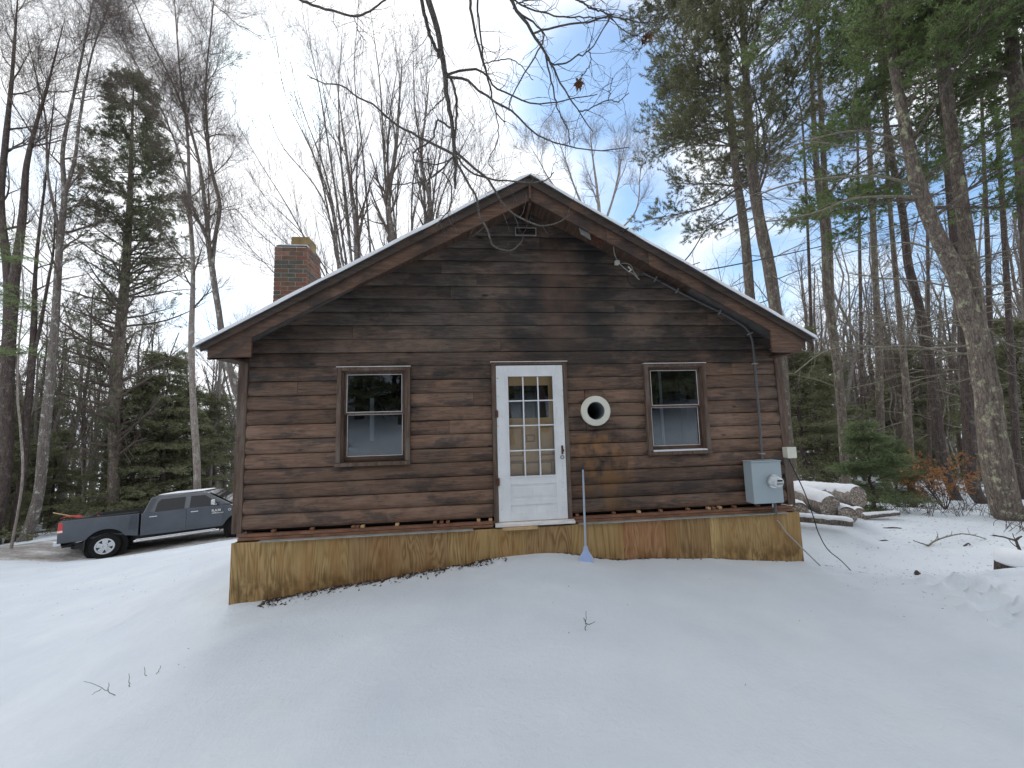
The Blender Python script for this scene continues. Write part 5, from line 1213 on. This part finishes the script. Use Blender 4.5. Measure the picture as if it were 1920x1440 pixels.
pine('dark thick pine standing in shade right behind the big double pine', 1825, 11.5, [([(1822, 900, 30), (1816, 760, 28), (1808, 620, 26), (1790, 450, 20), (1775, 300, 15), (1762, 150, 10)], True)], 47, limbs=10, t0=.6, L1=2.2, keepf=top(5, .5), dead=14, bark_=B_DARK)
# the big double pine with long bare limbs reaching left
ym = base_pt(1893, 7.6)[1]
def limb(pts, w0, w1, y=ym, dy=-.12):
    P = [ony(a, c, y + dy * i) for i, (a, c) in enumerate(pts)]; return np.array(P), np.linspace(w0, w1, len(P)) * 5.4 / F / 2
ex_ = [limb([(1738, 352), (1700, 342), (1640, 330), (1560, 333), (1480, 345), (1420, 366)], 9, 3), limb([(1740, 371), (1690, 368), (1600, 372), (1540, 395), (1480, 410), (1430, 416)], 8, 2.5), limb([(1800, 648), (1740, 632), (1700, 622), (1650, 605), (1600, 600)], 6, 2),
       limb([(1815, 648), (1760, 652), (1690, 655), (1600, 648), (1540, 662), (1490, 700)], 6, 2), limb([(1818, 664), (1770, 660), (1710, 648), (1640, 650), (1560, 640)], 6, 2), limb([(1690, 262), (1650, 252), (1600, 245), (1520, 262), (1450, 290)], 7, 3), limb([(1700, 296), (1640, 282), (1560, 270), (1500, 262)], 6, 2),
       limb([(1790, 540), (1730, 528), (1660, 522), (1590, 512)], 5, 2), limb([(1835, 600), (1880, 640), (1925, 655)], 5, 3), limb([(1760, 470), (1700, 455), (1640, 462), (1570, 480)], 5, 2)]
pine('big double-stemmed pine with flaky lichen bark, nearest on the right', 1893, 7.6,
     [([(1888, 955, 70), (1863, 833, 62), (1850, 733, 55), (1833, 633, 50), (1810, 567, 43), (1787, 500, 37), (1746, 417, 33), (1712, 312, 27), (1690, 200, 22), (1670, 80, 18), (1655, -60, 14)], True, 26), ([(1842, 640, 34), (1830, 575, 32), (1815, 470, 31), (1800, 354, 29), (1779, 208, 26), (1765, 80, 22), (1755, -60, 17)], False, 26)], 48,
     limbs=28, t0=.58, L1=2.7, bias=(-.45, -.15, -.6), n2=16, n3=11, per=30, dead=10, deadL=1.0, bark_=B_BIG, nm=N_HEM, dt=(.25, .6), ln=.075, wd=.016, extra=ex_, lf=lambda t: 1.0 + .0 * t, L2=.7, L3=.26)
pine('thick trunk at the right edge of the picture with drooping green boughs', 1960, 7.0, [([(1950, 900, 46), (1945, 700, 44), (1935, 500, 40), (1918, 300, 36), (1902, 130, 30), (1890, 0, 26), (1880, -100, 20)], True)], 49,
     limbs=38, t0=.60, L1=2.9, bias=(-.65, -.1, -.4), n2=15, n3=10, per=30, dead=8, deadL=1.2, nm=N_HEM, ln=.075, wd=.016, L2=.7, L3=.26, lf=lambda t: 1.1 - .2 * t)
for (px, d, w_, top_, sd, lab) in ((1868, 13, 15, (1838, 100), 51, 'slim dark pine seen between the two stems of the big double pine'), (1912, 12, 18, (1862, 120), 52, 'slim dark pine just right of the big double pine'), (1745, 19, 9, (1735, 160), 53, 'thin distant pine behind the beech bush'), (1620, 21, 9, (1605, 120), 54, 'thin distant pine between the twin-stemmed and the slim straight pine'), (1535, 17, 8, (1500, 200), 55, 'thin dark stem left of the twin-stemmed pine')):
    b0 = 900 if px > 1800 else 880
    pine(lab, px, d, [([(px - 1, b0, w_), (px + (top_[0] - px) * .35, 650, w_ * .85), (px + (top_[0] - px) * .6, 420, w_ * .7), (px + (top_[0] - px) * .85, 240, w_ * .5), (top_[0], top_[1], w_ * .3)], True)], sd, limbs=14, t0=.55, L1=1.9, keepf=top(4.5, .6), dead=22, deadL=1.6, bark_=B_DARK, n2=7, n3=5)
# sparse bough of an out-of-frame hemlock at the left edge
rng = np.random.default_rng(60)
P = np.array([W(-60, 960, 9), W(-70, 700, 9), W(-75, 500, 9), W(-80, 300, 9)]); P[0] = base_pt(-60, 9)
tb, (P2, R2) = trunk_tube(P, [.12, .1, .08, .04], 10, 60)
A, AR = grow(rng, P2[None], R2[None], 12, .35, .75, (1.4, .2), 1.3, m=8, trop=(.5, 0, -.3), wig=.07, rr=.3, rend=.2); B_, BR = grow(rng, A, AR, 10, .2, .98, (.8, .2), .5, m=4, wig=.1, rr=.5, rend=.4, flat=True, trop=(0, 0, -.1)); C_, CR = grow(rng, B_, BR, 7, .15, .98, (.7, .2), .2, m=3, wig=.1, rabs=.002, flat=True)
fo = needles(rng, C_, 14, .05, .014, .5, .01, .1)
make_tree('hemlock_tree', 'near hemlock outside the left edge, only its green bough tips showing', P[0], [('trunk', J(tb), B_DARK), ('branches', J(tubes(A, AR, 5), tubes(B_, BR, 3), tubes(C_, CR, 3)), B_DARK), ('foliage', (fo[0], None, fo[1]), N_HEM)])

# --- woods behind: prototypes, copied
def proto_bare(seed, h, r, spread_, n1=18, n2=8, n3=6, t0=.35, up=.5, bark_=B_DARK):
    rng = np.random.default_rng(seed); n = 9; z = np.linspace(0, h, n); w_ = np.cumsum(rng.normal(0, .12, (n, 2)), 0); w_[0] = 0; P = np.column_stack([w_, z]); R = np.linspace(r, r * .12, n)
    tb, (P2, R2) = trunk_tube(P, R, 7, seed, 1.3, 18); cr, _ = bare_crown(rng, [(P2, R2)], std(n1, n2, n3, 0, L1=spread_, L2=spread_ * .45, L3=spread_ * .22, t0=t0, up=up, r3=.007))
    return [('trunk', J(tb), bark_), ('crown', cr, B_TWIG)]
proto('bareA', proto_bare(71, 13, .13, 2.2)); proto('bareB', proto_bare(72, 15, .16, 2.8, bark_=B_MAPLE)); proto('bareC', proto_bare(73, 9, .06, 1.5, 14, 7, 5, .3, bark_=B_PALE)); proto('bareD', proto_bare(74, 16, .15, 1.9, 24, 6, 5, .25, up=.1, bark_=B_PINE))
r_ = random.Random(12)
for i in range(34):
    px = r_.uniform(-160, 470); d = r_.uniform(18, 38); k_ = r_.choice(['bareA', 'bareB', 'bareC', 'bareA', 'bareC'])
    place(k_, 'bare_tree', 'slender bare tree in the woods behind the pickup', px, d, r_.uniform(.75, 1.15), r_.uniform(0, 6.28), 'slender bare trees behind the pickup')
for i in range(46):
    px = r_.uniform(1455, 2080); d = r_.uniform(16, 40); k_ = r_.choice(['bareA', 'bareD', 'bareC', 'bareD', 'bareB'])
    place(k_, 'bare_tree', 'slender leafless tree deep in the woods right of the cabin', px, d, r_.uniform(.7, 1.1), r_.uniform(0, 6.28), 'slender leafless trees right of the cabin')
for i in range(9):
    px = (1230, 1262, 1300, 1335, 1372, 1250, 1320, 1405, 1440)[i]; place('bareB' if i % 2 else 'bareA', 'bare_tree', 'bare tree top showing over the right half of the roof', px, 20 + i * 1.3, .75, r_.uniform(0, 6.28), 'bare tree tops over the right roof slope')
for i in range(50):                                        # the slope behind the photographer, seen in the window glass
    x = r_.uniform(-14, 14); y = r_.uniform(-24, -9.5) if abs(x) > 2.2 else -22
    place(r_.choice(['bareA', 'bareB', 'bareC']), 'bare_tree', 'bare tree on the slope facing the cabin front, seen only in the window glass', 0, 0, r_.uniform(.8, 1.1), r_.uniform(0, 6.28), 'bare trees facing the cabin front', xyz=(x, y))
for i, (x, y) in enumerate(((-5.2, -12.5), (-2.2, -13.5), (-7, -13), (8.3, -12), (10.6, -12.6), (6.2, -13.5), (12.6, -12.5), (1.8, -14), (7, -19), (1.5, -22), (-13, -20), (12, -16), (-3.5, -20), (4.5, -24), (9, -24), (-9, -25), (0, -27))): place('hemA', 'hemlock_tree', 'hemlock on the slope facing the cabin front, seen only in the window glass', 0, 0, 1.3, i, 'hemlocks facing the cabin front', xyz=(x, y))
# far wood on the hillsides: one mass
rng = np.random.default_rng(90); nT = 1300
az = np.radians(rng.uniform(-66, 66, nT)); dist = rng.uniform(30, 115, nT)
X = CP[0] + np.sin(az) * dist; Y = CP[1] + np.cos(az) * dist; Z = H(X, Y, False); hh = rng.uniform(9, 14, nT) * np.where(az > .3, 1.35, 1.)
n = 5; P = np.stack([np.stack([X, Y, Z], 1) + np.stack([rng.normal(0, .15, nT) * j, rng.normal(0, .15, nT) * j, hh * j / (n - 1)], 1) for j in range(n)], 1)
R = (.16 * np.linspace(1, .2, n))[None] * rng.uniform(.6, 1.2, (nT, 1))
A, AR = grow(rng, P, R, 11, .3, .99, (.75, .2), 2.6, m=3, trop=(0, 0, .5), wig=.15, rr=.45, rend=.4); B_, BR = grow(rng, A[::1], AR[::1], 3, .3, .95, (.6, .2), 1.2, m=2, trop=(0, 0, .3), wig=.15, rr=.6, rend=.5)
V, Q, _ = J(tubes(P, R, 4), tubes(A, AR, 3), tubes(B_[::2], BR[::2], 3))
tag(link('distant_woods', mesh_np('distant_woods', V, Q), B_FAR), 'grey-brown leafless woods covering the far hillsides', 'woods', kind='stuff')
nH = 150; az = np.radians(rng.uniform(-64, 64, nH)); dist = rng.uniform(34, 90, nH); X = CP[0] + np.sin(az) * dist; Y = CP[1] + np.cos(az) * dist; Z = H(X, Y, False)
P = np.stack([np.stack([X, Y, Z + h_], 1) for h_ in np.linspace(0, 9, 6)], 1); R = np.tile(np.linspace(.15, .03, 6), (nH, 1))
A, AR = grow(rng, P, R, 36, .1, .98, (1.4, .15), 2.3, m=4, trop=(0, 0, -.2), wig=.08, rr=.3, rend=.3, lf=lambda t: 1.1 - t)
F_ = needles(rng, A, 26, .45, .16, .5, .12, .2)
tag(link('distant_conifers', mesh_np('distant_conifers', F_[0], None, F_[1]), N_DARK), 'dark conifers scattered through the far leafless woods', 'woods', kind='stuff')

# --- orange beech bush
rng = np.random.default_rng(95); b_ = base_pt(1752, 10.0)
st_ = []
for i in range(9):
    a = rng.uniform(0, 6.28); e = b_ + np.array([math.cos(a) * .55, math.sin(a) * .5, rng.uniform(.9, 1.5)]); mid = b_ + (e - b_) * .5 + rng.normal(0, .05, 3); st_.append((np.array([b_, mid, e]), np.array([.012, .008, .003])))
P, R = stack(st_, 8); A, AR = grow(rng, P, R, 8, .2, .98, (.9, .2), .5, m=4, wig=.12, rr=.6, rend=.4, trop=(0, 0, .1)); B_, BR = grow(rng, A, AR, 4, .2, .98, (.7, .2), .22, m=3, wig=.1, rabs=.002)
fo = needles(rng, B_, 9, .055, .030, .9, .01, .5)
make_tree('beech_bush', 'young beech bush still holding its dry orange leaves at the edge of the woods', b_, [('stems', J(tubes(P, R, 5), tubes(A, AR, 3), tubes(B_, BR, 3)), B_DARK), ('leaves', (fo[0], None, fo[1]), M_BEECH)], cat='bush')

# --- the oak overhead: its trunk stands behind the photographer, its boughs hang into the picture
def Dp(py, off=0): return 2.95 + .95 * max(0, min(1, (py + 10) / 470)) + off
def tw2(pts, w0, w1, off=0.): 
    P = [W(x, y, Dp(y, off)) for x, y in pts]; return np.array(P), 1.22 * np.linspace(w0, w1, len(P)) * np.array([Dp(y, off) for x, y in pts]) / F / 2
OB = [tw2([(801, -8), (818, 52), (832, 115), (837, 174), (846, 222), (851, 278), (853, 319), (853, 354)], 10, 3.5), tw2([(789, -8), (804, 59), (825, 108)], 6, 5.5),
      tw2([(836, 135), (849, 156), (856, 191), (855, 243), (851, 278)], 4, 3), tw2([(834, 143), (870, 148), (895, 167), (929, 191), (964, 212), (995, 243), (1023, 260), (1068, 274), (1120, 283), (1179, 276)], 4, 1.3),
      tw2([(834, 142), (863, 134), (895, 130), (919, 149), (926, 163), (954, 177), (988, 191), (1023, 195), (1058, 188), (1092, 182), (1120, 177)], 3.6, 1.2, .1),
      tw2([(881, -8), (888, 49), (905, 111), (919, 167), (929, 208), (947, 229)], 4.5, 1.5, .15), tw2([(893, -8), (901, 69), (907, 115), (917, 149)], 3.2, 2, .1),
      tw2([(954, -8), (974, 28), (999, 62), (1016, 90), (1030, 115), (1044, 142), (1065, 181), (1086, 208), (1112, 247)], 5.5, 1.4, -.1), tw2([(962, 14), (995, 38), (1020, 66), (1006, 101), (974, 153), (957, 188), (954, 208)], 3, 1.5, -.1),
      tw2([(1002, 62), (1033, 52), (1086, 43), (1145, 31), (1179, 38), (1214, 43), (1242, 40)], 3, 1.4, -.1), tw2([(955, -6), (988, 14), (1044, 30), (1092, 33), (1148, 30)], 2.6, 1.6, -.1), tw2([(1068, -8), (1106, 14), (1148, 28)], 3, 2, -.1),
      tw2([(1020, 94), (1030, 118), (1054, 120), (1082, 104), (1106, 94), (1134, 52), (1145, 31)], 2.6, 1.6, -.1), tw2([(1104, 97), (1108, 112), (1100, 132), (1089, 144)], 1.6, 1.2, -.1), tw2([(1023, 104), (1037, 167), (1047, 208), (1065, 243), (1068, 271)], 2.8, 1.2, -.1),
      tw2([(1084, 208), (1103, 205), (1138, 188), (1158, 190), (1179, 174)], 2, 1.2, -.1), tw2([(1141, 188), (1148, 146)], 1.5, 1, -.1), tw2([(1145, 34), (1170, 58), (1190, 66), (1206, 70)], 1.6, 1.1, -.1),
      tw2([(851, 281), (881, 309), (912, 333), (929, 358), (940, 378), (961, 399), (988, 415), (1016, 424), (1047, 417), (1068, 403)], 4, 2), tw2([(853, 285), (860, 312), (881, 347), (895, 375), (898, 403), (912, 427), (922, 458), (936, 467), (961, 469), (980, 451)], 4, 2.2, -.05),
      tw2([(853, 290), (884, 323), (926, 337), (961, 340), (995, 342), (1023, 337), (1039, 323)], 3, 1.6, .05), tw2([(851, 290), (803, 267), (768, 247), (733, 226), (706, 201), (671, 181), (640, 160), (605, 156), (575, 140)], 4, 1.4), tw2([(848, 295), (827, 319), (799, 339), (765, 344), (733, 347)], 3, 1.4),
      tw2([(844, 240), (832, 232), (820, 224), (816, 240), (813, 257), (803, 267), (778, 285), (777, 302), (800, 304), (817, 309), (844, 299)], 3.4, 2), tw2([(834, 181), (810, 205), (792, 226)], 2, 1.2), tw2([(829, 323), (846, 347), (844, 389), (828, 410), (818, 424)], 2.2, 1.4),
      tw2([(545, -8), (570, 3), (601, 14), (664, 30), (699, 17), (728, -6)], 4, 2.4, .3), tw2([(664, 31), (671, 56), (686, 78)], 1.6, 1, .3), tw2([(385, -10), (405, 10), (442, 42), (500, 75)], 1.5, .8, .3), tw2([(135, -10), (160, 22), (181, 44), (146, 85)], 1.4, .9, .8),
      tw2([(1226, 60), (1210, 66), (1206, 78)], 1.2, 1, -.1), tw2([(968, 8), (1000, -4), (1010, -12)], 2, 2, -.1), tw2([(905, 120), (960, 112), (1000, 150)], 1.8, 1.1, .1), tw2([(929, 208), (935, 260), (916, 300), (925, 318)], 1.8, 1, .1)]
rng = np.random.default_rng(101)
ot = [np.array([1.2, -9.4, Hs(1.2, -9.4) - .1]), np.array([1.0, -9.3, 3.0]), np.array([.7, -9.0, 5.6]), np.array([.4, -8.2, 8.2]), np.array([.2, -7.6, 11.5])]
otb, (oP, oR) = trunk_tube(np.array(ot), np.array([.26, .22, .19, .14, .06]), 14, 5)
limb1, lr1 = resample([(.75, -9.0, 5.4), (.4, -7.5, 6.6), (-.1, -5.8, 7.0), (-.5, -4.2, 6.6), (-.6, -3.0, 5.9), tuple(W(801, -60, 2.9))], [.11, .09, .075, .06, .045, .03], 40)
hang = []; hR = []
tops = [o for o in OB if (o[0][0] - CP) @ UP / ((o[0][0] - CP) @ FW) * F > 718]
for P, R in tops:
    p = P[0]; j = int(np.argmin(((limb1[:, :2] - p[:2]) ** 2).sum(1) + np.where(np.arange(40) < 12, 99, 0))); j = max(14, j - 4); q = limb1[j]
    a, r = resample([q, q + (p - q) * .5 + np.array([0, 0, .22]), p], [max(R[0] * 1.3, .012), R[0] * 1.15, R[0]], 12); hang.append(a); hR.append(r)
Om, Or = zip(*[resample(P, R, 22) for P, R in OB]); Om = np.stack(Om); Or = np.stack(Or)
Om[:, 1:-1] += rng.normal(0, .0035, Om[:, 1:-1].shape)
T1, TR1 = grow(rng, Om, Or, 7, .12, .97, (.75, .25), .27, m=7, trop=(0, 0, .05), wig=.2, rr=.6, rend=.4, rmax=.0034)
T2, TR2 = grow(rng, T1, TR1, 2, .3, .95, (.7, .25), .11, m=4, wig=.2, rabs=.0016, rend=.6)
crown2, crp = bare_crown(rng, [(oP, oR), (limb1[:30], lr1[:30])], [LV(n=14, t0=.45, t1=.98, ang=(.9, .2), L=2.2, m=8, trop=(0, 0, .5), wig=.12, rr=.5, rend=.2, k=5), LV(n=7, t0=.2, t1=.98, ang=(.7, .2), L=1.1, m=6, wig=.15, rr=.6, rend=.3, trop=(0, 0, .4))])
items = [('trunk', J(otb), B_OAK), ('limb', J(tubes(limb1[None], lr1[None], 12), tubes(np.stack(hang), np.stack(hR), 8)), B_OAK), *[('hanging_branch', J(tubes(Om[i:i + 1], Or[i:i + 1], 8), tubes(T1[i * 7:i * 7 + 7], TR1[i * 7:i * 7 + 7], 4), tubes(T2[i * 14:i * 14 + 14], TR2[i * 14:i * 14 + 14], 3)), B_OAK) for i in range(len(Om))], ('crown', crown2, B_OAK)]
oak = make_tree('oak_tree', 'oak overhanging from above, crooked bare branches dangling in front of the gable', ot[0], items)
oakb = np.array(ot[0])
for (x, y, off, sc) in ((1085, 148, -.1, .050), (1212, 66, -.1, .045), (1204, 76, -.1, .035)):
    c = W(x, y, Dp(y, off)); V = []; Fc = []; nn = 16; rg = random.Random(x)
    for s_ in range(2):
        V0 = len(V); ax_ = nrm(np.array([rg.uniform(-1, 1), rg.uniform(-1, 1), -1.2])); bx_ = nrm(np.cross(ax_, (rg.uniform(-1, 1), 1, .3))); cz_ = np.cross(ax_, bx_)
        V.append(c + ax_ * sc * .1)
        for q in range(nn):
            th = 2 * math.pi * q / nn; rr = sc * (.75 + .35 * math.cos(5 * th)); V.append(c + ax_ * (sc * .8 + rr * math.cos(th) * 1.1) + bx_ * rr * math.sin(th) * .8 + cz_ * (math.sin(th) ** 2 * sc * .5 + rg.uniform(-.1, .1) * sc))
        Fc += [(V0, V0 + 1 + q, V0 + 1 + (q + 1) % nn) for q in range(nn)]
    MB().add(V, Fc).build('dry_leaf', M_LEAF, oak, org=tuple(oakb))

# --- twigs and stalks standing in the snow
def twig(name, label, strokes, d, w_=2.2, cat='twig', m=B_DARK, group=None, seed=3, side=0):
    rng = np.random.default_rng(seed); P_ = []; 
    for st_ in strokes:
        P = np.array([W(x, y, dd) for x, y, dd in [(q[0], q[1], (q[2] if len(q) > 2 else d)) for q in st_]]); P_.append(P)
    p0 = P_[0][0]; sh = Hs(p0[0], p0[1]) - .01 - p0[2]
    o_ = []
    for P in P_:
        P = P + np.array([0, 0, sh]); a, r = resample(P, np.linspace(w_, w_ * .45, len(P)) * d / F / 2, 12); a[1:-1] += rng.normal(0, .002, a[1:-1].shape); o_.append((a[None], r[None]))
    tb = [tubes(a, r, 5) for a, r in o_]
    if side:
        for a, r in o_[:1]:
            A, AR = grow(rng, a, r, side, .1, .95, (.8, .2), .12, m=4, wig=.15, rr=.5, rend=.5, trop=(0, 0, .2)); tb.append(tubes(A, AR, 3))
    b_ = o_[0][0][0, 0]; t = thing(name, label, cat, tuple(b_), group); V, Q, _ = J(*tb); link('stalk', mesh_np('stalk', V - b_, Q), m, t); return t
def hit(px, py):                                           # where the line of sight meets the snow
    lo, hi = .8, 14
    for i in range(60):
        d = .8 + i * .22; p = W(px, py, d)
        if p[2] < Hs(p[0], p[1]): hi = d; lo = d - .22; break
    for _ in range(12):
        m_ = (lo + hi) / 2; p = W(px, py, m_)
        if p[2] < Hs(p[0], p[1]): hi = m_
        else: lo = m_
    return hi
twig('snow_twig', 'small forked twig standing in the snow below the door', [[(1097, 1181), (1098, 1165), (1099, 1143)], [(1098, 1166), (1106, 1168), (1116, 1163)], [(1098, 1163), (1094, 1156)]], hit(1097, 1181), 1.7)
twig('snow_twig', 'forked twig lying on the snow at lower left', [[(220, 1302), (203, 1294), (185, 1284), (157, 1275)], [(203, 1293), (205, 1277)], [(190, 1289), (172, 1300)]], hit(220, 1302), 1.3, m=B_TWIG)
twig('snow_twig', 'single upright stalk in the snow beside the lying twig at lower left', [[(244, 1287), (242, 1275), (242, 1260)]], hit(244, 1287), 1.3, m=B_TWIG)
twig('snow_twig', 'hooked stalk in the snow right of the lying twig', [[(279, 1266), (272, 1262), (271, 1248)]], hit(279, 1266), 1.3, m=B_TWIG)
twig('snow_twig', 'slanting stalk in the snow farthest right of the lower left stalks', [[(292, 1264), (298, 1254), (302, 1245)]], hit(292, 1264), 1.3, m=B_TWIG)
twig('snow_twig', 'thin broken bit poking from the snow left of the forked twig', [[(1068, 1187), (1066, 1183)]], hit(1068, 1187), 2)
twig('bent_branch', 'thin branch arched over the snow on the right with frosted side twigs', [[(1738, 1024), (1752, 1014), (1778, 1004), (1812, 1000), (1850, 1010), (1876, 1023)], [(1742, 1022), (1725, 1017), (1712, 1012)]], hit(1738, 1024), 3.2, 'branch', B_DEAD, seed=6, side=14)
twig('bent_branch', 'knobbly dark twig beside the snow-capped stump at the right edge', [[(1919, 1050), (1908, 1020), (1903, 1012), (1880, 1005), (1862, 1002)], [(1903, 1012), (1916, 1004)]], hit(1919, 1050), 5, 'branch', B_DARK, seed=7, side=6)
hd = hit(1720, 1078); p = W(1720, 1078, hd); z = Hs(p[0], p[1])
stb = thing('snapped_stub', 'tiny dark snapped stub poking out of the snow right of the cabin', 'stub', (p[0], p[1], z))
MB().tube([(p[0], p[1], z - .03), (p[0] + .005, p[1], z + .03), (p[0], p[1] + .01, z + .06)], [.03, .035, .015], 7).tube([(p[0], p[1], z + .01), (p[0] - .05, p[1], z + .035)], [.012, .006], 5).build('stub_wood', B_DARK, stb, org=(p[0], p[1], z))
# low brush at the edge of the right-hand woods
def proto_shrub(seed):
    rng = np.random.default_rng(seed); P = []; 
    for i in range(11):
        a = rng.uniform(0, 6.28); l = rng.uniform(.25, .7); P.append(resample([(rng.normal(0, .18), rng.normal(0, .12), -.03), (math.cos(a) * l * .25 + rng.normal(0, .1), math.sin(a) * l * .25, l * .6), (math.cos(a) * l * .6, math.sin(a) * l * .6, l)], [.0045, .003, .0015], 7))
    A = np.stack([p[0] for p in P]); AR = np.stack([p[1] for p in P]); B_, BR = grow(rng, A, AR, 3, .2, .95, (.6, .2), .2, m=3, wig=.1, rabs=.0015)
    return [('stems', J(tubes(A, AR, 4), tubes(B_, BR, 3)), B_DARK)]
proto('shrubA', proto_shrub(201)); proto('shrubB', proto_shrub(202))
for i, (px, d) in enumerate(((1640, 8.6), (1672, 8.9), (1700, 9.2), (1725, 8.3), (1752, 8.7), (1775, 8.2), (1800, 8.6), (1822, 8.0), (1845, 7.9), (1690, 10.2), (1790, 9.5), (1865, 7.0), (1905, 6.7), (1735, 9.6), (1660, 9.7))):
    place('shrubA' if i % 2 else 'shrubB', 'bare_shrub', 'low leafless brush poking through the snow at the edge of the right woods', px, d, 1.0, i * 1.3, 'low brush along the right woods', cat='shrub')
# fallen leaves along the plywood
rng = np.random.default_rng(300); n = 1300; X = np.concatenate([rng.uniform(-2.45, .35, n), rng.uniform(1.0, 2.6, 120), rng.uniform(2.6, 4.2, 20)]); Y = -.115 - np.abs(rng.normal(0, .085, len(X))); Y[n:] = -.110 - np.abs(rng.normal(0, .015, len(X) - n))
pr = vnoise(X * 4, Y * 3) + .5; ok = (pr + rng.random(len(X)) * .6) > .55; X, Y = X[ok], Y[ok]; Z = H(X, Y) + .004; K = len(X)
d = nrm(rng.normal(0, 1, (K, 3)) * np.array([1, 1, .5])); s = nrm(np.cross(d, rng.normal(0, 1, (K, 3)))); l = rng.uniform(.009, .026, (K, 1)); c = np.stack([X, Y, Z], 1)
V = np.stack([c - d * l, c + s * l * .5, c + d * l + np.array([0, 0, .006]), c - s * l * .5], 1).reshape(-1, 3)
tag(link('leaf_litter', mesh_np('leaf_litter', V, np.arange(K * 4).reshape(-1, 4), None, False), M_LITTER), 'dark dry leaves blown along the foot of the plywood skirting', 'leaves', kind='stuff')

# needles, bark flakes and bits of twig lying on the snow, thickest under the pines on the right
rng = np.random.default_rng(310)
pts = []
for n_, x0, x1, d0, d1 in ((1700, 1520, 1990, 5.2, 11), (70, 1560, 1990, 3.2, 5.2), (22, 300, 1500, 2.4, 4.4), (220, -100, 420, 6, 13)):
    a = rng.uniform(x0, x1, n_); d = rng.uniform(d0, d1, n_)
    for px, dd in zip(a, d):
        p = W(px, 900, dd); pts.append((p[0], p[1]))
pts = np.array(pts); pts = pts[(pts[:, 0] > 4.5) | (pts[:, 0] < -3.2) | (pts[:, 1] < -.6)]
X, Y = pts[:, 0], pts[:, 1]; Z = H(X, Y) + .004; K = len(X)
c_far = lambda x, y: np.hypot(x - CP[0], y - CP[1]) > 6
an = rng.uniform(0, 6.28, K); l = rng.uniform(.005, .022, (K, 1)) * np.where(c_far(X, Y), 1.3, .6)[:, None]; d = np.stack([np.cos(an), np.sin(an), rng.normal(0, .15, K)], 1); sd_ = np.stack([-np.sin(an), np.cos(an), rng.normal(0, .2, K)], 1); c = np.stack([X, Y, Z], 1)
wv = rng.uniform(.001, .004, (K, 1))
V = np.stack([c - d * l, c + sd_ * wv, c + d * l, c - sd_ * wv + np.array([0, 0, .003])], 1).reshape(-1, 3)
tag(link('needle_litter', mesh_np('needle_litter', V, np.arange(K * 4).reshape(-1, 4), None, False), M_LITTER), 'dropped needles and twig bits scattered over the snow', 'litter', kind='stuff')
for i, (pts_, lab) in enumerate(((((1655, 990), (1672, 988), (1690, 989)), 'short stick lying on the snow below the thin wood piece'), (((1646, 1014), (1660, 1012), (1670, 1015)), 'short curved stick on the snow in the right field'), (((1806, 1024), (1816, 1018), (1822, 1024)), 'small dark bark piece under the arched branch'), (((1618, 1026), (1622, 1034)), 'tiny upright stick end right of the hanging cable'), (((1806, 1112), (1816, 1115)), 'small stick end in the footprints at the right'), (((1822, 1044), (1830, 1050)), 'small stick left of the snow-capped stump'))):
    twig('snow_twig', lab, [list(pts_)], hit(*pts_[0]), 3.2, seed=20 + i)
